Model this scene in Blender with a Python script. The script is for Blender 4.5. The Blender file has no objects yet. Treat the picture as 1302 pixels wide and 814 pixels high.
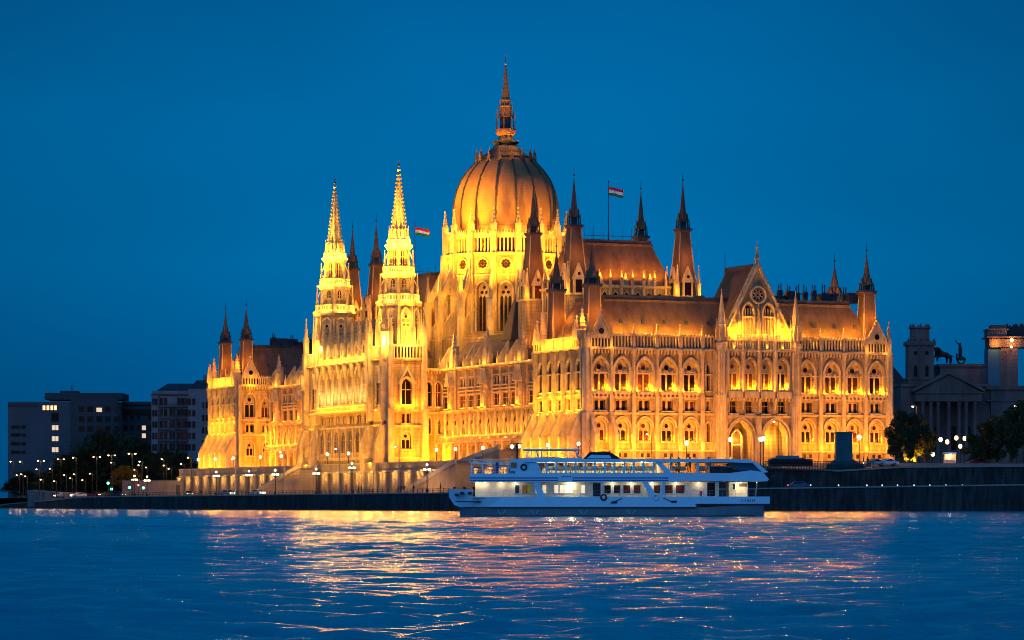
import bpy, math, random
from mathutils import Vector, Matrix, Euler
random.seed(7)
PI = math.pi
scene = bpy.context.scene
COL = scene.collection

# ------------------------------------------------------------------ camera
cam_d = bpy.data.cameras.new("camera")
cam = bpy.data.objects.new("camera", cam_d)
COL.objects.link(cam)
cam.location = (0, 0, 1.5)
cam.rotation_euler = (math.radians(90), 0, 0)
cam_d.sensor_width = 36.0
cam_d.lens = 36.0 * 4100 / 1302
cam_d.shift_y = (640 - 407) / 1302
cam_d.clip_start = 1.0
cam_d.clip_end = 20000
scene.camera = cam

# ------------------------------------------------------------------ dusk sky, afterglow
world = bpy.data.worlds.new("World")
scene.world = world
world.use_nodes = True
wn, wl = world.node_tree.nodes, world.node_tree.links
bg = wn["Background"]
tc = wn.new("ShaderNodeTexCoord")
sep = wn.new("ShaderNodeSeparateXYZ")
wl.new(tc.outputs["Generated"], sep.inputs[0])
rmp = wn.new("ShaderNodeValToRGB")            # by height above the horizon
cr = rmp.color_ramp
cr.elements[0].position = 0.0; cr.elements[0].color = (0.000, 0.072, 0.215, 1)
cr.elements[1].position = 1.0; cr.elements[1].color = (0.000, 0.085, 0.26, 1)
for p, c in ((0.03, (0.000, 0.090, 0.27)), (0.075, (0.000, 0.130, 0.345)), (0.12, (0.000, 0.126, 0.34)), (0.17, (0.000, 0.090, 0.26)), (0.4, (0.0, 0.13, 0.34))):
    e = cr.elements.new(p); e.color = (*c, 1)
wl.new(sep.outputs["Z"], rmp.inputs[0])
# the western half of the sky, behind the camera, still holds the afterglow
mr = wn.new("ShaderNodeMapRange"); mr.inputs[1].default_value = 0.15; mr.inputs[2].default_value = -1.0
mr.inputs[3].default_value = 0.0; mr.inputs[4].default_value = 1.0
wl.new(sep.outputs["Y"], mr.inputs[0])
glow_mix = wn.new("ShaderNodeMix"); glow_mix.data_type = 'RGBA'
glow_mix.inputs[7].default_value = (0.05, 0.17, 0.46, 1)
wl.new(mr.outputs[0], glow_mix.inputs[0])
# thin uneven high haze, and a vignette put into the sky colour, darker to both sides
cn = wn.new("ShaderNodeTexNoise"); cn.inputs["Scale"].default_value = 5.0; cn.inputs["Detail"].default_value = 5
cmap = wn.new("ShaderNodeMapping"); cmap.inputs["Scale"].default_value = (1, 1, 2.6); wl.new(tc.outputs["Generated"], cmap.inputs[0]); wl.new(cmap.outputs[0], cn.inputs[0])
cm = wn.new("ShaderNodeMapRange"); cm.inputs[1].default_value = 0.3; cm.inputs[2].default_value = 0.7; cm.inputs[3].default_value = 0.90; cm.inputs[4].default_value = 1.10; wl.new(cn.outputs[0], cm.inputs[0])
xa = wn.new("ShaderNodeMath"); xa.operation = 'ABSOLUTE'; wl.new(sep.outputs["X"], xa.inputs[0])
xm = wn.new("ShaderNodeMapRange"); xm.inputs[1].default_value = 0.03; xm.inputs[2].default_value = 0.20; xm.inputs[3].default_value = 1.03; xm.inputs[4].default_value = 0.66; wl.new(xa.outputs[0], xm.inputs[0])
mm = wn.new("ShaderNodeMath"); mm.operation = 'MULTIPLY'; wl.new(cm.outputs[0], mm.inputs[0]); wl.new(xm.outputs[0], mm.inputs[1])
vm = wn.new("ShaderNodeVectorMath"); vm.operation = 'SCALE'; wl.new(rmp.outputs[0], vm.inputs[0]); wl.new(mm.outputs[0], vm.inputs["Scale"])
wl.new(vm.outputs[0], glow_mix.inputs[6])
wl.new(glow_mix.outputs[2], bg.inputs[0])
bg.inputs[1].default_value = 1.12

sun_d = bpy.data.lights.new("afterglow_sun", 'SUN')
sun_d.energy = 0.42; sun_d.angle = math.radians(60); sun_d.color = (0.20, 0.48, 1.0)
sun = bpy.data.objects.new("afterglow_sun", sun_d); COL.objects.link(sun)
sun.rotation_euler = (math.radians(65), 0, math.radians(-20))

vs = scene.view_settings
vs.view_transform = 'Standard'; vs.look = 'None'; vs.exposure = 0.0; vs.gamma = 1.0; vs.use_curve_mapping = False
scene.cycles.use_denoising = True
scene.cycles.pixel_filter_type = 'BLACKMAN_HARRIS'
scene.cycles.filter_width = 1.0
scene.cycles.max_bounces = 5
scene.cycles.diffuse_bounces = 2
scene.cycles.glossy_bounces = 3
scene.cycles.sample_clamp_indirect = 12.0

# ------------------------------------------------------------------ materials
def new_mat(name):
    m = bpy.data.materials.new(name); m.use_nodes = True
    nt = m.node_tree
    return m, nt, nt.nodes, nt.links, nt.nodes["Principled BSDF"]

def mottled(name, c1, c2, scale=0.4, rough=0.85, metallic=0.0, streak=0.0, bump=0.0, bscale=3.0, spec=0.3, bands=None, stain=0.0, vary=False):
    m, nt, n, l, b = new_mat(name)
    t = n.new("ShaderNodeTexCoord")
    mp = n.new("ShaderNodeMapping"); mp.inputs["Scale"].default_value = (1, 1, 1 - streak)
    l.new(t.outputs["Object"], mp.inputs[0])
    nz = n.new("ShaderNodeTexNoise"); nz.inputs["Scale"].default_value = scale; nz.inputs["Detail"].default_value = 6; nz.inputs["Roughness"].default_value = 0.65
    l.new(mp.outputs[0], nz.inputs[0])
    r = n.new("ShaderNodeValToRGB"); r.color_ramp.elements[0].position = 0.32; r.color_ramp.elements[1].position = 0.68
    r.color_ramp.elements[0].color = (*c1, 1); r.color_ramp.elements[1].color = (*c2, 1)
    l.new(nz.outputs["Fac"], r.inputs[0])
    out = r.outputs[0]
    if bands:
        sp = n.new("ShaderNodeSeparateXYZ"); l.new(t.outputs["Object"], sp.inputs[0])
        w = n.new("ShaderNodeMath"); w.operation = 'FRACT'
        k = n.new("ShaderNodeMath"); k.operation = 'MULTIPLY'; k.inputs[1].default_value = 1.0 / bands[0]
        l.new(sp.outputs["Z"], k.inputs[0]); l.new(k.outputs[0], w.inputs[0])
        g = n.new("ShaderNodeMath"); g.operation = 'LESS_THAN'; g.inputs[1].default_value = bands[1]
        l.new(w.outputs[0], g.inputs[0])
        mx = n.new("ShaderNodeMix"); mx.data_type = 'RGBA'; mx.inputs[7].default_value = (*bands[2], 1)
        ml = n.new("ShaderNodeMath"); ml.operation = 'MULTIPLY'; ml.inputs[1].default_value = 0.6
        l.new(g.outputs[0], ml.inputs[0]); l.new(ml.outputs[0], mx.inputs[0]); l.new(out, mx.inputs[6]); out = mx.outputs[2]
    if stain:
        mp2 = n.new("ShaderNodeMapping"); mp2.inputs["Scale"].default_value = (1, 1, 0.16); l.new(t.outputs["Object"], mp2.inputs[0])
        n3 = n.new("ShaderNodeTexNoise"); n3.inputs["Scale"].default_value = 1.3; n3.inputs["Detail"].default_value = 5; l.new(mp2.outputs[0], n3.inputs[0])
        r3 = n.new("ShaderNodeMapRange"); r3.inputs[1].default_value = 0.40; r3.inputs[2].default_value = 0.62; r3.inputs[3].default_value = 1.0 - stain; r3.inputs[4].default_value = 1.0; l.new(n3.outputs["Fac"], r3.inputs[0])
        v3 = n.new("ShaderNodeVectorMath"); v3.operation = 'SCALE'; l.new(out, v3.inputs[0]); l.new(r3.outputs[0], v3.inputs["Scale"]); out = v3.outputs[0]
    if vary:
        oi = n.new("ShaderNodeObjectInfo"); r4 = n.new("ShaderNodeValToRGB"); r4.color_ramp.interpolation = 'CONSTANT'
        r4.color_ramp.elements[0].color = (0.25, 0.25, 0.25, 1); r4.color_ramp.elements[1].position = 0.75; r4.color_ramp.elements[1].color = (3.5, 2.6, 2.0, 1)
        e4 = r4.color_ramp.elements.new(0.4); e4.color = (1, 1, 1, 1); l.new(oi.outputs["Random"], r4.inputs[0])
        v4 = n.new("ShaderNodeVectorMath"); v4.operation = 'MULTIPLY'; l.new(out, v4.inputs[0]); l.new(r4.outputs[0], v4.inputs[1]); out = v4.outputs[0]
    l.new(out, b.inputs["Base Color"])
    b.inputs["Roughness"].default_value = rough; b.inputs["Metallic"].default_value = metallic
    b.inputs["Specular IOR Level"].default_value = spec
    if bump:
        n2 = n.new("ShaderNodeTexNoise"); n2.inputs["Scale"].default_value = bscale; n2.inputs["Detail"].default_value = 4
        l.new(t.outputs["Object"], n2.inputs[0])
        bp = n.new("ShaderNodeBump"); bp.inputs["Distance"].default_value = bump; l.new(n2.outputs["Fac"], bp.inputs["Height"])
        l.new(bp.outputs[0], b.inputs["Normal"])
    return m

def emis(name, col, s):
    m, nt, n, l, b = new_mat(name)
    b.inputs["Base Color"].default_value = (0.8, 0.8, 0.8, 1)
    b.inputs["Emission Color"].default_value = (*col, 1); b.inputs["Emission Strength"].default_value = s
    return m

M = {}
M['stone'] = mottled('limestone', (0.32, 0.215, 0.095), (0.52, 0.37, 0.175), 0.35, 0.9, streak=0.6, bump=0.08, bscale=1.5, bands=(0.85, 0.07, (0.16, 0.10, 0.05)), stain=0.45)
M['trim'] = mottled('carved_stone', (0.46, 0.33, 0.165), (0.64, 0.49, 0.26), 0.8, 0.85, bump=0.12, bscale=2.2, stain=0.3)
M['roof'] = mottled('red_slate_roof', (0.085, 0.048, 0.028), (0.20, 0.112, 0.06), 0.5, 0.75, streak=0.7, bump=0.05, bscale=3, bands=(0.7, 0.08, (0.15, 0.06, 0.04)))
M['dome'] = mottled('dome_slate', (0.22, 0.11, 0.042), (0.36, 0.185, 0.07), 0.35, 0.65, streak=0.7, bands=(0.8, 0.08, (0.20, 0.09, 0.05)))
M['lead'] = mottled('dark_lead', (0.025, 0.028, 0.035), (0.06, 0.06, 0.07), 0.6, 0.55)
M['purple'] = mottled('purple_slate', (0.06, 0.04, 0.045), (0.12, 0.07, 0.07), 0.6, 0.8, bands=(0.6, 0.1, (0.03, 0.02, 0.02)))
M['glass'] = mottled('window_glass', (0.004, 0.002, 0.001), (0.045, 0.016, 0.006), 0.9, 0.35, spec=0.15, vary=True)
M['retain'] = mottled('retaining_wall_stone', (0.15, 0.12, 0.10), (0.27, 0.215, 0.175), 0.3, 0.9, streak=0.5, bump=0.05, bands=(0.75, 0.06, (0.15, 0.12, 0.1)))
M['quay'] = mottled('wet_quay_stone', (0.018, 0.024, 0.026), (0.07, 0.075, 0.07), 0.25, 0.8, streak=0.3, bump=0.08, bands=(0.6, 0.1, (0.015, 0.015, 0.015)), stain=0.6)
M['cap'] = mottled('quay_capstone', (0.22, 0.21, 0.2), (0.34, 0.32, 0.3), 0.8, 0.85)
M['asphalt'] = mottled('asphalt', (0.04, 0.04, 0.042), (0.065, 0.063, 0.06), 1.0, 0.8)
M['paving'] = mottled('stone_paving', (0.16, 0.14, 0.12), (0.24, 0.21, 0.18), 0.7, 0.85)
M['iron'] = mottled('black_iron', (0.012, 0.012, 0.014), (0.03, 0.03, 0.03), 2, 0.5)
M['steel'] = mottled('galvanised_steel', (0.25, 0.25, 0.25), (0.36, 0.35, 0.34), 2, 0.5)
M['office'] = mottled('office_render', (0.05, 0.075, 0.09), (0.085, 0.11, 0.125), 0.1, 0.8, bands=(3.4, 0.04, (0.07, 0.08, 0.09)))
M['office2'] = mottled('office_dark_panels', (0.03, 0.05, 0.06), (0.05, 0.07, 0.08), 0.1, 0.8, bands=(3.4, 0.05, (0.04, 0.04, 0.05)))
M['apart'] = mottled('grey_apartment_render', (0.13, 0.15, 0.165), (0.21, 0.23, 0.25), 0.15, 0.85, streak=0.5)
M['museum'] = mottled('sooty_stone', (0.09, 0.075, 0.07), (0.20, 0.16, 0.14), 0.2, 0.9, streak=0.6, bump=0.1, bands=(1.1, 0.06, (0.08, 0.07, 0.07)))
M['bronze'] = mottled('dark_bronze', (0.012, 0.014, 0.014), (0.03, 0.035, 0.03), 1, 0.6)
M['tarp'] = mottled('teal_sheeting', (0.03, 0.13, 0.19), (0.05, 0.19, 0.26), 0.2, 0.8, streak=0.8)
M['teal'] = mottled('teal_granite', (0.0, 0.07, 0.09), (0.01, 0.13, 0.16), 0.5, 0.7)
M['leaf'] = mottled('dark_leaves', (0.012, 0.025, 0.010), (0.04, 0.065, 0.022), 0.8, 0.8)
M['leaf_lamplit'] = mottled('lamplit_leaves', (0.20, 0.13, 0.02), (0.32, 0.22, 0.04), 0.8, 0.8)  # amber street light put into the leaf colour
M['bark'] = mottled('bark', (0.04, 0.03, 0.022), (0.08, 0.06, 0.045), 3, 0.9)
M['boat_white'] = mottled('boat_white_paint', (0.50, 0.80, 0.95), (0.60, 0.87, 0.98), 0.6, 0.4, streak=0.8)
M['boat_blue'] = mottled('boat_blue_stripe', (0.02, 0.05, 0.22), (0.03, 0.07, 0.28), 1, 0.4)
M['boat_hull'] = mottled('boat_lower_hull', (0.14, 0.22, 0.25), (0.20, 0.29, 0.31), 0.8, 0.5, streak=0.6)
M['boat_dark'] = mottled('boat_black_trim', (0.01, 0.012, 0.015), (0.02, 0.02, 0.025), 1, 0.5)
M['rubber'] = mottled('rubber', (0.012, 0.012, 0.012), (0.025, 0.025, 0.025), 4, 0.8)
M['cream'] = mottled('cream_wall_panel', (0.62, 0.55, 0.44), (0.75, 0.68, 0.56), 1, 0.6)
M['cloth'] = mottled('cream_cloth', (0.65, 0.58, 0.42), (0.8, 0.74, 0.58), 3, 0.8)
M['orange'] = mottled('orange_fabric', (0.55, 0.16, 0.03), (0.7, 0.25, 0.05), 3, 0.8)
M['yellowp'] = mottled('yellow_panel', (0.65, 0.5, 0.02), (0.75, 0.6, 0.05), 3, 0.6)
M['wood'] = mottled('oak_door', (0.06, 0.035, 0.02), (0.12, 0.06, 0.03), 2, 0.6)
M['tyre'] = M['rubber']
M['skin'] = mottled('skin', (0.40, 0.25, 0.18), (0.45, 0.28, 0.2), 4, 0.6)
M['darkcloth'] = mottled('dark_clothing', (0.02, 0.02, 0.025), (0.05, 0.045, 0.05), 6, 0.9)
M['redflag'] = mottled('flag_red', (0.50, 0.01, 0.03), (0.60, 0.02, 0.05), 3, 0.8)
M['whiteflag'] = mottled('flag_white', (0.75, 0.75, 0.75), (0.85, 0.85, 0.85), 3, 0.8)
M['greenflag'] = mottled('flag_green', (0.01, 0.16, 0.06), (0.02, 0.22, 0.08), 3, 0.8)
M['gold'] = mottled('gilt', (0.6, 0.4, 0.12), (0.8, 0.55, 0.2), 3, 0.4, metallic=0.6)
for k, c in (('car_white', (0.6, 0.6, 0.6)), ('car_silver', (0.35, 0.36, 0.38)), ('car_dark', (0.02, 0.025, 0.03)), ('car_red', (0.35, 0.02, 0.02)), ('car_blue', (0.05, 0.14, 0.22))):
    M[k] = mottled(k, tuple(x * 0.9 for x in c), c, 3, 0.3, spec=0.5)
M['lamp_warm'] = emis('lamp_globe_warm', (1.0, 0.70, 0.36), 6)
M['lamp_amber'] = emis('lamp_amber', (1.0, 0.46, 0.14), 7)
M['lamp_white'] = emis('lamp_cool', (1.0, 0.82, 0.6), 6)
M['lamp_green'] = emis('signal_green', (0.05, 1.0, 0.45), 8)
M['lamp_red'] = emis('signal_red', (1.0, 0.05, 0.03), 6)
M['lit'] = emis('lit_window', (1.0, 0.66, 0.26), 0.8)
M['sign_orange'] = emis('lit_orange_sign', (1.0, 0.45, 0.14), 2.0)
M['dash'] = emis('quay_edge_light', (0.75, 1.0, 0.75), 2.5)

# water: rippled, weakly scattering
def water_mat():
    m, nt, n, l, b = new_mat('river_water')
    b.inputs["Base Color"].default_value = (0.006, 0.24, 0.34, 1)
    b.inputs["Roughness"].default_value = 0.15
    b.inputs["IOR"].default_value = 1.5
    t = n.new("ShaderNodeTexCoord")
    def nz(sx, sy, sc, det, rough=0.6, dist=0.3):
        mp = n.new("ShaderNodeMapping"); mp.inputs["Scale"].default_value = (sx, sy, 1)
        l.new(t.outputs["Object"], mp.inputs[0])
        z = n.new("ShaderNodeTexNoise"); z.inputs["Scale"].default_value = sc; z.inputs["Detail"].default_value = det
        z.inputs["Roughness"].default_value = rough; z.inputs["Distortion"].default_value = dist
        l.new(mp.outputs[0], z.inputs[0]); return z.outputs["Fac"]
    b1 = n.new("ShaderNodeBump"); b1.inputs["Distance"].default_value = 0.35; l.new(nz(0.5, 0.9, 0.35, 3), b1.inputs["Height"])
    b2 = n.new("ShaderNodeBump"); b2.inputs["Distance"].default_value = 0.06; l.new(nz(0.45, 1.1, 3.2, 5), b2.inputs["Height"])
    l.new(b1.outputs[0], b2.inputs["Normal"]); l.new(b2.outputs[0], b.inputs["Normal"])
    return m
M['water'] = water_mat()

# ------------------------------------------------------------------ mesh helpers
def ident(x, y, z): return (x, y, z)

class MB:
    def __init__(s): s.v = []; s.f = []; s.mi = []; s.mats = []; s.cur = 0
    def mat(s, key):
        if key not in s.mats: s.mats.append(key)
        s.cur = s.mats.index(key); return s
    def add(s, pts, faces):
        o = len(s.v); s.v.extend(pts)
        for f in faces: s.f.append([i + o for i in f]); s.mi.append(s.cur)
    def poly(s, T, pts): s.add([T(*p) for p in pts], [list(range(len(pts)))])
    def box(s, T, a0, a1, b0, b1, z0, z1):
        p = [T(a, b, z) for z in (z0, z1) for a, b in ((a0, b0), (a1, b0), (a1, b1), (a0, b1))]
        s.add(p, [[0, 3, 2, 1], [4, 5, 6, 7], [0, 1, 5, 4], [1, 2, 6, 5], [2, 3, 7, 6], [3, 0, 4, 7]])
    def taper(s, T, a, b, z0, z1, wa0, wb0, wa1, wb1, da=0, db=0):
        p = [T(a - wa0/2, b - wb0/2, z0), T(a + wa0/2, b - wb0/2, z0), T(a + wa0/2, b + wb0/2, z0), T(a - wa0/2, b + wb0/2, z0)]
        a += da; b += db
        p += [T(a - wa1/2, b - wb1/2, z1), T(a + wa1/2, b - wb1/2, z1), T(a + wa1/2, b + wb1/2, z1), T(a - wa1/2, b + wb1/2, z1)]
        s.add(p, [[0, 3, 2, 1], [4, 5, 6, 7], [0, 1, 5, 4], [1, 2, 6, 5], [2, 3, 7, 6], [3, 0, 4, 7]])
    def lathe(s, T, cx, cy, prof, n=8, rot=0.0, cap=True):
        o = len(s.v)
        for r, z in prof:
            for i in range(n):
                t = rot + 2 * PI * i / n
                s.v.append(T(cx + r * math.cos(t), cy + r * math.sin(t), z))
        for k in range(len(prof) - 1):
            for i in range(n):
                j = (i + 1) % n
                s.f.append([o + k*n + i, o + k*n + j, o + (k+1)*n + j, o + (k+1)*n + i]); s.mi.append(s.cur)
        if cap:
            s.f.append([o + i for i in range(n)][::-1]); s.mi.append(s.cur)
            s.f.append([o + (len(prof)-1)*n + i for i in range(n)]); s.mi.append(s.cur)
    def prism(s, T, pts, b0, b1):          # outline in (a,z) pushed from b0 to b1
        n = len(pts); o = len(s.v)
        for b in (b0, b1):
            for a, z in pts: s.v.append(T(a, b, z))
        s.f.append([o + i for i in range(n)]); s.mi.append(s.cur)
        s.f.append([o + n + i for i in range(n)][::-1]); s.mi.append(s.cur)
        for i in range(n):
            j = (i + 1) % n
            s.f.append([o + i, o + j, o + n + j, o + n + i]); s.mi.append(s.cur)
    def tube(s, p0, p1, r0, r1=None, n=6):
        r1 = r0 if r1 is None else r1
        p0, p1 = Vector(p0), Vector(p1); d = (p1 - p0).normalized()
        x = d.orthogonal().normalized(); y = d.cross(x); o = len(s.v)
        for p, r in ((p0, r0), (p1, r1)):
            for i in range(n):
                t = 2 * PI * i / n; s.v.append(tuple(p + x * (r * math.cos(t)) + y * (r * math.sin(t))))
        for i in range(n):
            j = (i + 1) % n; s.f.append([o + i, o + j, o + n + j, o + n + i]); s.mi.append(s.cur)
        s.f.append([o + i for i in range(n)]); s.mi.append(s.cur)
        s.f.append([o + n + i for i in range(n)]); s.mi.append(s.cur)
    def ball(s, c, r, n=8, m=6, sz=1.0):
        prof = [(max(r * math.sin(PI * k / m), 0.002), c[2] - sz * r * math.cos(PI * k / m)) for k in range(m + 1)]
        s.lathe(ident, c[0], c[1], prof, n)
    def torus(s, c, R, r, axis='y', n=16, m=6):
        o = len(s.v)
        for i in range(n):
            t = 2*PI*i/n
            for j in range(m):
                q = 2*PI*j/m; rr = R + r*math.cos(q)
                if axis == 'y': s.v.append((c[0] + rr*math.cos(t), c[1] + r*math.sin(q), c[2] + rr*math.sin(t)))
                else: s.v.append((c[0] + rr*math.cos(t), c[1] + rr*math.sin(t), c[2] + r*math.sin(q)))
        for i in range(n):
            for j in range(m):
                s.f.append([o + i*m + j, o + ((i+1) % n)*m + j, o + ((i+1) % n)*m + (j+1) % m, o + i*m + (j+1) % m]); s.mi.append(s.cur)
    def build(s, name, parent=None, smooth=False, loc=None, rot=None):
        me = bpy.data.meshes.new(name); me.from_pydata(s.v, [], s.f)
        for k in (s.mats or ['stone']): me.materials.append(M[k])
        me.polygons.foreach_set("material_index", s.mi)
        if smooth: me.polygons.foreach_set("use_smooth", [True] * len(s.f))
        me.update()
        o = bpy.data.objects.new(name, me); COL.objects.link(o)
        if parent: o.parent = parent
        if loc: o.location = loc
        if rot is not None: o.rotation_euler = (0, 0, rot)
        return o

def empty(name, loc=(0, 0, 0), rz=0.0):
    o = bpy.data.objects.new(name, None); COL.objects.link(o)
    o.location = loc; o.rotation_euler = (0, 0, rz); o.empty_display_size = 0.5
    return o
def tag(o, label, cat, group=None):
    o['label'] = label; o['category'] = cat
    if group: o['group'] = group
    return o
def structure(o): o['kind'] = 'structure'; return o
def children_of(o): return list(o.children)
def copy_tree(o, parent=None):
    c = o.copy(); COL.objects.link(c); c.parent = parent
    for ch in children_of(o): copy_tree(ch, c)
    return c

# lights
def point(loc, power, radius=0.3, color=(1, 0.52, 0.11), parent=None, name="lamp_light"):
    d = bpy.data.lights.new(name, 'POINT'); d.energy = power; d.shadow_soft_size = radius; d.color = color
    o = bpy.data.objects.new(name, d); COL.objects.link(o); o.location = loc
    if parent: o.parent = parent
    return o
def area(loc, direction, along, length, width, power, color=(1, 0.50, 0.10), parent=None, spread=160):
    d = bpy.data.lights.new("floodlight_bank", 'AREA'); d.shape = 'RECTANGLE'; d.size = length; d.size_y = width
    d.energy = power; d.color = color; d.spread = math.radians(spread)
    o = bpy.data.objects.new("floodlight_bank", d); COL.objects.link(o)
    zax = -Vector(direction).normalized(); xax = Vector(along).normalized()
    xax = (xax - zax * xax.dot(zax)).normalized(); yax = zax.cross(xax)
    m = Matrix((xax, yax, zax)).transposed().to_4x4(); m.translation = Vector(loc)
    o.matrix_local = m
    if parent: o.parent = parent; o.matrix_local = m
    return o

# arches
def arch_pts(c, w, zb, zs, r, n=5):
    h = w / 2; k = (r * r - h * h) / w; R = k + h
    a1 = math.atan2(r, -k)          # angle at the apex of the left arc, centre right of the jamb
    L = []
    for i in range(n + 1):
        t = PI + (a1 - PI) * i / n
        L.append((c + k + R * math.cos(t), zs + R * math.sin(t)))
    Rr = [(2 * c - a, z) for a, z in L[:-1]][::-1]
    return [(c - h, zb)] + L + Rr + [(c + h, zb)]

def arch_hole(mb, T, a0, a1, z0, z1, d, depth, c, w, zb, zs, r, n=5):
    """wall panel a0..a1 x z0..z1 at depth d with an arched hole whose reveal runs back by depth"""
    if zb > z0: mb.poly(T, [(a0, d, z0), (a1, d, z0), (a1, d, zb), (a0, d, zb)])
    P = arch_pts(c, w, zb, zs, r, n); N = len(P)
    def q(p, side):
        a, z = p
        if z <= zs + 1e-6: return (a0 if side < 0 else a1, z, 's')
        dx, dz = a - c, z - zs
        lim = (c - a0) if side < 0 else (a1 - c)
        t1 = lim / abs(dx) if abs(dx) > 1e-6 else 1e9
        t2 = (z1 - zs) / dz
        if t1 < t2: return (a0 if side < 0 else a1, zs + dz * t1, 's')
        return (c + dx * t2, z1, 't')
    half = N // 2
    for i in range(N - 1):
        p0, p1 = P[i], P[i + 1]; side = -1 if (p0[0] + p1[0]) / 2 < c else 1
        q0, q1 = q(p0, side), q(p1, side)
        pts = [(p0[0], d, p0[1]), (p1[0], d, p1[1]), (q1[0], d, q1[1])]
        if q0[2] != q1[2]: pts.append((a0 if side < 0 else a1, d, z1))
        pts.append((q0[0], d, q0[1]))
        mb.poly(T, pts)
        mb.poly(T, [(p0[0], d, p0[1]), (p0[0], d - depth, p0[1]), (p1[0], d - depth, p1[1]), (p1[0], d, p1[1])])
    mb.poly(T, [(P[0][0], d, zb), (P[-1][0], d, zb), (P[-1][0], d - depth, zb), (P[0][0], d - depth, zb)])

def rect_hole(mb, T, a0, a1, z0, z1, d, depth, c, w, zb, zt):
    l, r = c - w/2, c + w/2
    for A in (((a0, z0), (a1, z0), (a1, zb), (a0, zb)), ((a0, zt), (a1, zt), (a1, z1), (a0, z1)), ((a0, zb), (l, zb), (l, zt), (a0, zt)), ((r, zb), (a1, zb), (a1, zt), (r, zt))):
        mb.poly(T, [(a, d, z) for a, z in A])
    C = [(l, zb), (r, zb), (r, zt), (l, zt)]
    for i in range(4):
        p, k = C[i], C[(i+1) % 4]
        mb.poly(T, [(p[0], d, p[1]), (k[0], d, k[1]), (k[0], d - depth, k[1]), (p[0], d - depth, p[1])])

def arch_ring(mb, T, c, w, zb, zs, r, t, d0, d1, n=5, jamb=True):
    A = arch_pts(c, w, zb, zs, r, n); B = arch_pts(c, w + 2*t, zb, zs, r + t*1.15, n)
    if not jamb: A, B = A[1:-1], B[1:-1]
    for i in range(len(A) - 1):
        a, b, a2, b2 = A[i], B[i], A[i+1], B[i+1]
        mb.poly(T, [(a[0], d1, a[1]), (a2[0], d1, a2[1]), (b2[0], d1, b2[1]), (b[0], d1, b[1])])
        mb.poly(T, [(b[0], d1, b[1]), (b2[0], d1, b2[1]), (b2[0], d0, b2[1]), (b[0], d0, b[1])])
        mb.poly(T, [(a[0], d0, a[1]), (a2[0], d0, a2[1]), (a2[0], d1, a2[1]), (a[0], d1, a[1])])

def disc(mb, T, c, z, r, d, n=12): mb.poly(T, [(c + r*math.cos(2*PI*i/n), d, z + r*math.sin(2*PI*i/n)) for i in range(n)])
def ring(mb, T, c, z, r, t, d0, d1, n=12):
    for i in range(n):
        t0, t1 = 2*PI*i/n, 2*PI*(i+1)/n
        f = lambda R, t, d: (c + R*math.cos(t), d, z + R*math.sin(t))
        mb.poly(T, [f(r, t0, d1), f(r, t1, d1), f(r+t, t1, d1), f(r+t, t0, d1)])
        mb.poly(T, [f(r+t, t0, d1), f(r+t, t1, d1), f(r+t, t1, d0), f(r+t, t0, d0)])
        mb.poly(T, [f(r, t0, d0), f(r, t1, d0), f(r, t1, d1), f(r, t0, d1)])

# Gothic pieces, each drawn into a mesh through a frame T(a along, d outward, z)
def pinnacle(mb, T, a, d, z, w, h):
    b = h * 0.38
    mb.taper(T, a, d, z, z + b, w, w, w, w)
    mb.taper(T, a, d, z + b, z + b + 0.12*w, w*1.25, w*1.25, w*1.25, w*1.25)
    for s in (-1, 1):                                   # little gables at the foot of the spirelet
        mb.prism(T, [(a - w*0.5, z + b), (a + w*0.5, z + b), (a, z + b + w*1.1)], d + s*w*0.52 - 0.06*w, d + s*w*0.52 + 0.06*w)
    mb.taper(T, a, d, z + b, z + h, w*0.85, w*0.85, w*0.08, w*0.08)
    for k in (0.3, 0.55, 0.78):
        ww = w * (0.85 * (1 - k) + 0.08*k) + w * 0.28; zz = z + b + (h - b)*k
        mb.taper(T, a, d, zz, zz + 0.14*w, ww, ww, ww*0.7, ww*0.7)
    mb.taper(T, a, d, z + h*0.97, z + h*1.03, w*0.3, w*0.3, w*0.3, w*0.3)
def balustrade(mb, T, a0, a1, d, z0, z1, pitch=0.62, th=0.35, back=None):
    mb.box(T, a0, a1, d - th/2, d + th/2, z0, z0 + 0.18)
    mb.box(T, a0, a1, d - th/2 - 0.05, d + th/2 + 0.05, z1 - 0.28, z1)
    n = max(1, int(round((a1 - a0) / pitch)))
    for i in range(n + 1):
        a = a0 + (a1 - a0)*i/n
        mb.box(T, a - 0.11, a + 0.11, d - th/2, d + th/2, z0 + 0.18, z1 - 0.28)
    for i in range(n):                                     # cresting
        a = a0 + (a1 - a0)*(i + 0.5)/n
        mb.taper(T, a, d, z1, z1 + 0.42, pitch*0.55, th*0.6, 0.06, 0.06)
def corbels(mb, T, a0, a1, d0, d1, z0, z1, pitch=0.75):
    n = max(1, int(round((a1 - a0) / pitch)))
    for i in range(n):
        a = a0 + (a1 - a0)*(i + 0.5)/n
        mb.taper(T, a, (d0 + d1)/2, z0, z1, pitch*0.3, (d1-d0)*0.5, pitch*0.5, d1 - d0)
def string(mb, T, a0, a1, d0, d1, z, h=0.3):
    mb.box(T, a0, a1, d0, d1, z, z + h)
    mb.box(T, a0, a1, d0, d1 - (d1-d0)*0.4, z - h*0.6, z)
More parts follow.
